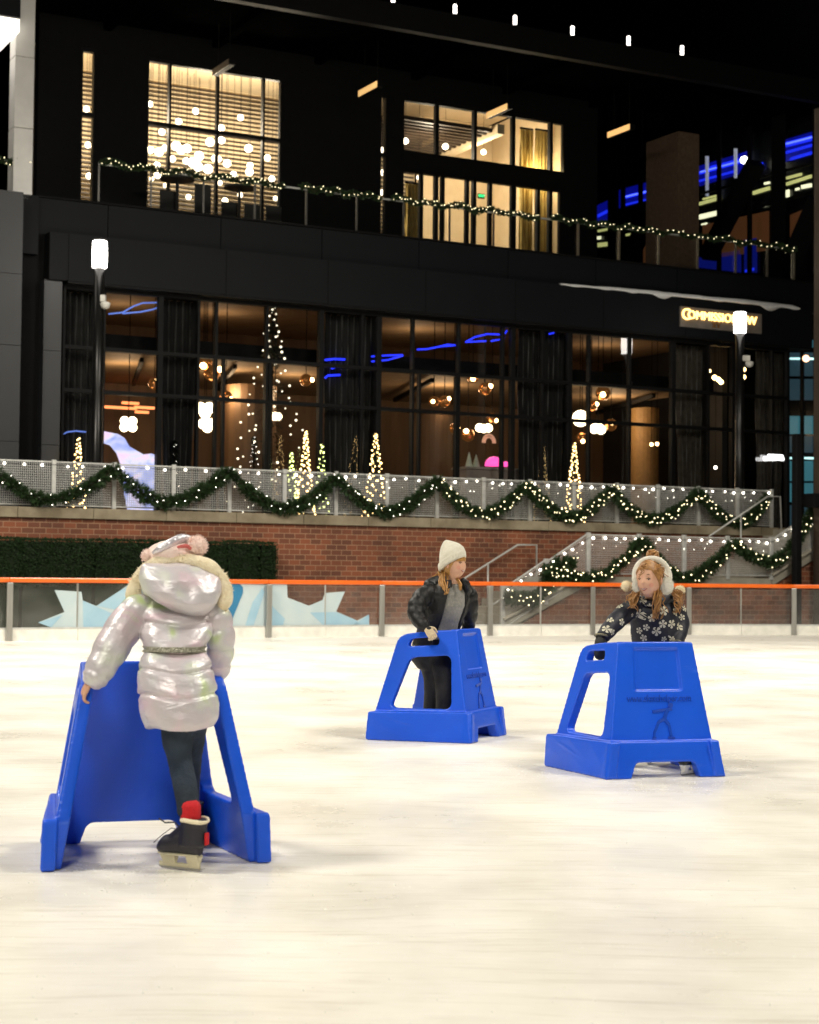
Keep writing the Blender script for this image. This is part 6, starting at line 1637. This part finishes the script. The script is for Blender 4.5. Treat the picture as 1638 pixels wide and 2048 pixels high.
for x, y, s in ((650, 670, .8), (540, 770, .8), (410, 960, .8), (570, 985, .8), (360, 1080, 1), (440, 1120, .7), (860, 690, .9), (805, 870, 1.05), (980, 930, .85), (1145, 830, 1), (1300, 845, .9), (1130, 1010, .9), (1250, 1010, .95), (1340, 1045, .9), (905, 1055, .75), (810, 1100, .75), (1045, 1110, 1), (870, 1200, .8), (700, 1165, .6), (1145, 1215, .6), (1260, 1215, .6), (1320, 680, .8), (1425, 800, .7), (1390, 920, .7), (950, 760, .6), (710, 890, .4)):
    q = ray(1160 + x / 6.825, 1100 + y / 6.825); h = bvh.ray_cast(CAMP, q.normalized())
    if h[0] is not None: flower(h[0], h[1], .029 * s, R.random() * 6)
for k in range(60):
    t = R.random() * 2 * PI; z = R.uniform(.6, 1.02); o = V((math.cos(t), math.sin(t), 0)); c = V((1.57, 11.29, z))
    if o.y < .25: continue
    h = bvh.ray_cast(c + o * .6, -o)
    if h[0] is not None: flower(h[0], h[1], .026, R.random() * 6)
fl.build('flower_print', M_flower, coat)
for y in (1228, 1258, 1290):
    h = bvh.ray_cast(CAMP, ray(1312, y).normalized())
    if h[0] is not None: q = MB(); q.ball(h[0], .007, 8, 6); q.build('button', M_navy, coat, sm=True)
M_leg = mat('black leggings', (.012, .012, .014), .75)
mb = MB(); mb.loft([(at(1312, 1322, 11.34), r3 * .13, f3 * .10), (at(1313, 1350, 11.34), r3 * .12, f3 * .10)], 20)
mb.limb([(at(1298, 1345, 11.36), .085), (at(1296, 1430, 11.3), .060), (at(1298, 1515, 11.4), .048)]); mb.limb([(at(1328, 1345, 11.3), .085), (at(1362, 1425, 11.05), .060), (at(1376, 1508, 10.93), .048)])
fuse(mb, 'leggings', K3, M_leg, .008, 3)
h = ground(1394, 1549); h.z = 0
skate(K3, V((h.x, h.y, 0)), V((-.72, -.69, 0)), .165, M_boot2, M_white)
skate(K3, V((at(1300, 1500, 11.45).x, 11.45, 0)), V((-.2, -.98, 0)), .19, M_boot2, M_white)
# hair, bun
hd.cap(lambda az: (34 - abs(az) * .10) if abs(az) < 38 else (30 - (abs(az) - 38) * 1.15 if abs(az) < 95 else -40), M_brownh, K3, .085)
fluffb = MB(); c = at(1305, 1111, 11.2)
for k in range(14):
    a = R.random() * 6.28; b = R.uniform(-.6, .9); o = V((math.cos(a) * math.cos(b), math.sin(a) * math.cos(b), math.sin(b))) * .026
    t = o.orthogonal().normalized() * .03; fluffb.limb([(c + o - t, .007), (c + o * 1.25, .011), (c + o + t, .006)], 8, 4)
fluffb.ball(c, .028, 12, 8); fluffb.build('hair_bun', M_brownh, K3, sm=True)
locks([([at(1276, 1178, 11.12), at(1270, 1192, 11.10), at(1268, 1205, 11.08), at(1266, 1216, 11.07)], .020), ([at(1271, 1182, 11.14), at(1262, 1194, 11.12), at(1264, 1210, 11.08)], .014),
       ([at(1316, 1180, 11.10), at(1316, 1198, 11.08), at(1312, 1216, 11.08), at(1310, 1236, 11.10)], .021), ([at(1318, 1185, 11.1), at(1320, 1205, 11.09), at(1317, 1224, 11.1)], .013),
       ([at(1347, 1180, 11.22), at(1358, 1192, 11.24), at(1360, 1208, 11.22), at(1350, 1226, 11.19)], .017), ([at(1352, 1180, 11.22), at(1364, 1188, 11.26), at(1362, 1200, 11.24)], .012)], M_brownh, K3, k=11, curl=.55)
def curls(root, ends, n):
    for k in range(n):
        a = V(root) + V((R.gauss(0, .012), R.gauss(0, .010), R.gauss(0, .008))); b = V(R.choice(ends)) + V((R.gauss(0, .018), R.gauss(0, .012), R.gauss(0, .012)))
        mb = MB(); ph = R.random() * 6; P = []
        for i in range(9):
            t = i / 8; c = a.lerp(b, t) + V((0, 0, .02 * math.sin(PI * t))); amp = .013 * min(1, t * 2)
            P.append((c + V((math.cos(ph + t * 11), math.sin(ph + t * 11) * .6, 0)) * amp, .0046 * (1.15 - .7 * t)))
        mb.limb(P, 7, 3); mb.build('hair_curl', M_brownh, K3, sm=True)
curls(at(1273, 1186, 11.12), [at(1262, 1214, 11.08), at(1272, 1222, 11.06), at(1258, 1204, 11.1)], 9)
curls(at(1320, 1188, 11.10), [at(1308, 1236, 11.09), at(1318, 1240, 11.09), at(1322, 1224, 11.09)], 9)
curls(at(1347, 1184, 11.22), [at(1362, 1212, 11.2), at(1352, 1228, 11.18), at(1366, 1198, 11.24)], 9)
curls(at(1290, 1131, 11.03), [at(1276, 1152, 11.02), at(1283, 1146, 11.01)], 4); curls(at(1316, 1131, 11.03), [at(1322, 1160, 11.03), at(1318, 1150, 11.02)], 5)
# earmuffs: band over the head, plush cups
em_ = MB(); cL = at(1273, 1171, 11.10); cR = at(1333, 1172, 11.10)
bpts = [(1270, 1160), (1271, 1142), (1279, 1127), (1292, 1119), (1307, 1117.5), (1321, 1122), (1332, 1133), (1338, 1148), (1338, 1160)]
em_.limb([(at(x, y, 11.12 + .015 * math.sin(PI * k / 8)), .019) for k, (x, y) in enumerate(bpts)], 14, 6)
ob = em_.build('earmuff_band', M_ear, K3, sm=True)
f = MB()
for k in range(1500):
    i = R.randrange(len(bpts) - 1); u = R.random(); x = bpts[i][0] + (bpts[i + 1][0] - bpts[i][0]) * u; y = bpts[i][1] + (bpts[i + 1][1] - bpts[i][1]) * u
    c = at(x, y, 11.125); d = V((R.gauss(0, 1), R.gauss(0, 1), R.gauss(0, 1))).normalized(); p = c + d * .018; s = d.orthogonal().normalized() * .0015; f.face([p - s, p + s, p + d * .007])
f.build('fluff', M_ear, ob)
fluff(cR, .055, 'earmuff_cup', M_ear, K3, 1100, (.86, .62, 1.08), .009); fluff(cL, .046, 'earmuff_cup', M_ear, K3, 800, (.62, .7, 1.05), .009)
mb = MB(); mb.bar(at(1329, 1140, 11.07), at(1332, 1153, 11.07), .018, .012, V((0, -1, 0))); mb.build('size_tab', M_ear, ob, bevel=.003)
fluff(at(1253, 1172, 11.26), .034, 'pompom', M_fur, K3, 700, l=.012); fluff(at(1360, 1180, 11.32), .030, 'pompom', M_fur, K3, 600, (1.1, .8, 1), .012)
# mittens
def mitten(w, d, back, side, L=.12):
    w = V(w); d = V(d).normalized(); b = V(back); b = (b - d * b.dot(d)).normalized(); s = d.cross(b).normalized() * side
    mb = MB(); mb.limb([(w - d * .01, .032), (w + d * L * .30, .037), (w + d * L * .62 - b * .008, .038), (w + d * L * .85 - b * .030, .030), (w + d * L * .80 - b * .055, .020)], 16, 6)
    for k in (-1, 1): mb.limb([(w + d * L * .5 + s * .016 * k, .026), (w + d * L * .88 + s * .014 * k - b * .03, .021), (w + d * L * .78 + s * .012 * k - b * .058, .016)], 12, 5)
    mb.limb([(w + d * L * .2 + s * .022, .018), (w + d * L * .42 + s * .045 - b * .01, .017), (w + d * L * .62 + s * .036 - b * .03, .014)], 12, 5)
    o = fuse(mb, 'mitten', K3, M_mit, .0045, 2)
    c = MB(); c.limb([(w - d * .016 + (s * math.cos(t) + b * math.sin(t)) * .040, .007) for t in [2 * PI * k / 16 for k in range(17)]], 8, 2); c.build('mitten_cuff', mat('striped cuff', (.35, .32, .20), .8, 0, (.05, .05, .04), 60), o, sm=True)
mitten(at(1202, 1277, 10.965), V((-.12, -.22, -.75)), V((-.2, -.6, .6)), -1)
mitten(at(1350, 1290, 11.205), V((.05, -.25, -.7)), V((.3, -.5, .6)), 1)
# ================================================================ light
w = bpy.data.worlds.new('World'); SC.world = w; w.use_nodes = True
nt = w.node_tree; bg = nt.nodes['Background']
sky = nt.nodes.new('ShaderNodeTexSky'); sky.sky_type = 'NISHITA'; sky.sun_disc = False; sky.sun_elevation = rad(-8); sky.sun_rotation = rad(200)
nt.links.new(sky.outputs[0], bg.inputs[0]); bg.inputs[1].default_value = .05
def flood(loc, target, power, size, color=(1, .90, .74), spread=150):
    l = bpy.data.lights.new('rink_floodlight', 'AREA'); l.shape = 'DISK'; l.size = size; l.energy = power; l.color = color; l.spread = rad(spread)
    o = link(bpy.data.objects.new('rink_floodlight', l)); o.location = loc
    o.rotation_euler = (V(target) - V(loc)).to_track_quat('-Z', 'Y').to_euler(); return o
WARM = (1, .937, .81)
flood((-9, 7, 14), (-2, 11, 0), 1050, 3, WARM)
flood((9, 8, 14), (2, 12, 0), 1050, 3, WARM)
flood((-2, -5, 11), (0, 9, .5), 760, 4, WARM)
flood((-10.5, 23, 14), (-3, 26, 0), 2350, 5, WARM)
flood((9.5, 24, 14), (4, 28, 0), 2350, 5, WARM)
def lamp(p, power, color, r=.15):
    l = bpy.data.lights.new('unseen_room_light', 'POINT'); l.energy = power; l.color = color; l.shadow_soft_size = r  # unseen point light added inside a room
    o = link(bpy.data.objects.new('unseen_room_light', l)); o.location = p; return o
for px, e in ((260, 80), (470, 95), (600, 65), (900, 95), (1240, 105), (1420, 26)):
    lamp(F(ws(px, 9), 9.5, zW - 1.9), e, (1, .70, .40), .25)
for px, e in ((270, 26), (480, 36), (880, 40), (1260, 36)):  # extra lights added to brighten the zone above the dropped ceiling
    lamp(F(ws(px, 9), 10.5, zW - .25), e, (1, .72, .44), .1)
for px, e in ((230, 520), (390, 900), (520, 800), (850, 300), (980, 300)):
    lamp(F(ws(px, 11), 10.8, ZF + 3.9), e, (1, .85, .62), .3)
lamp(F(ws(1075, 9.6), 9.7, ZF + 3.6), 90, (1, .80, .45), .1)  # unseen light added in front of the gold drapes to brighten them
SC.view_settings.view_transform = 'Standard'; SC.view_settings.look = 'None'; SC.view_settings.exposure = 0; SC.view_settings.gamma = 1; SC.view_settings.use_curve_mapping = False
SC.cycles.max_bounces = 6; SC.cycles.transparent_max_bounces = 16; SC.cycles.sample_clamp_indirect = 4; SC.cycles.caustics_reflective = False; SC.cycles.caustics_refractive = False
SC.cycles.use_denoising = True
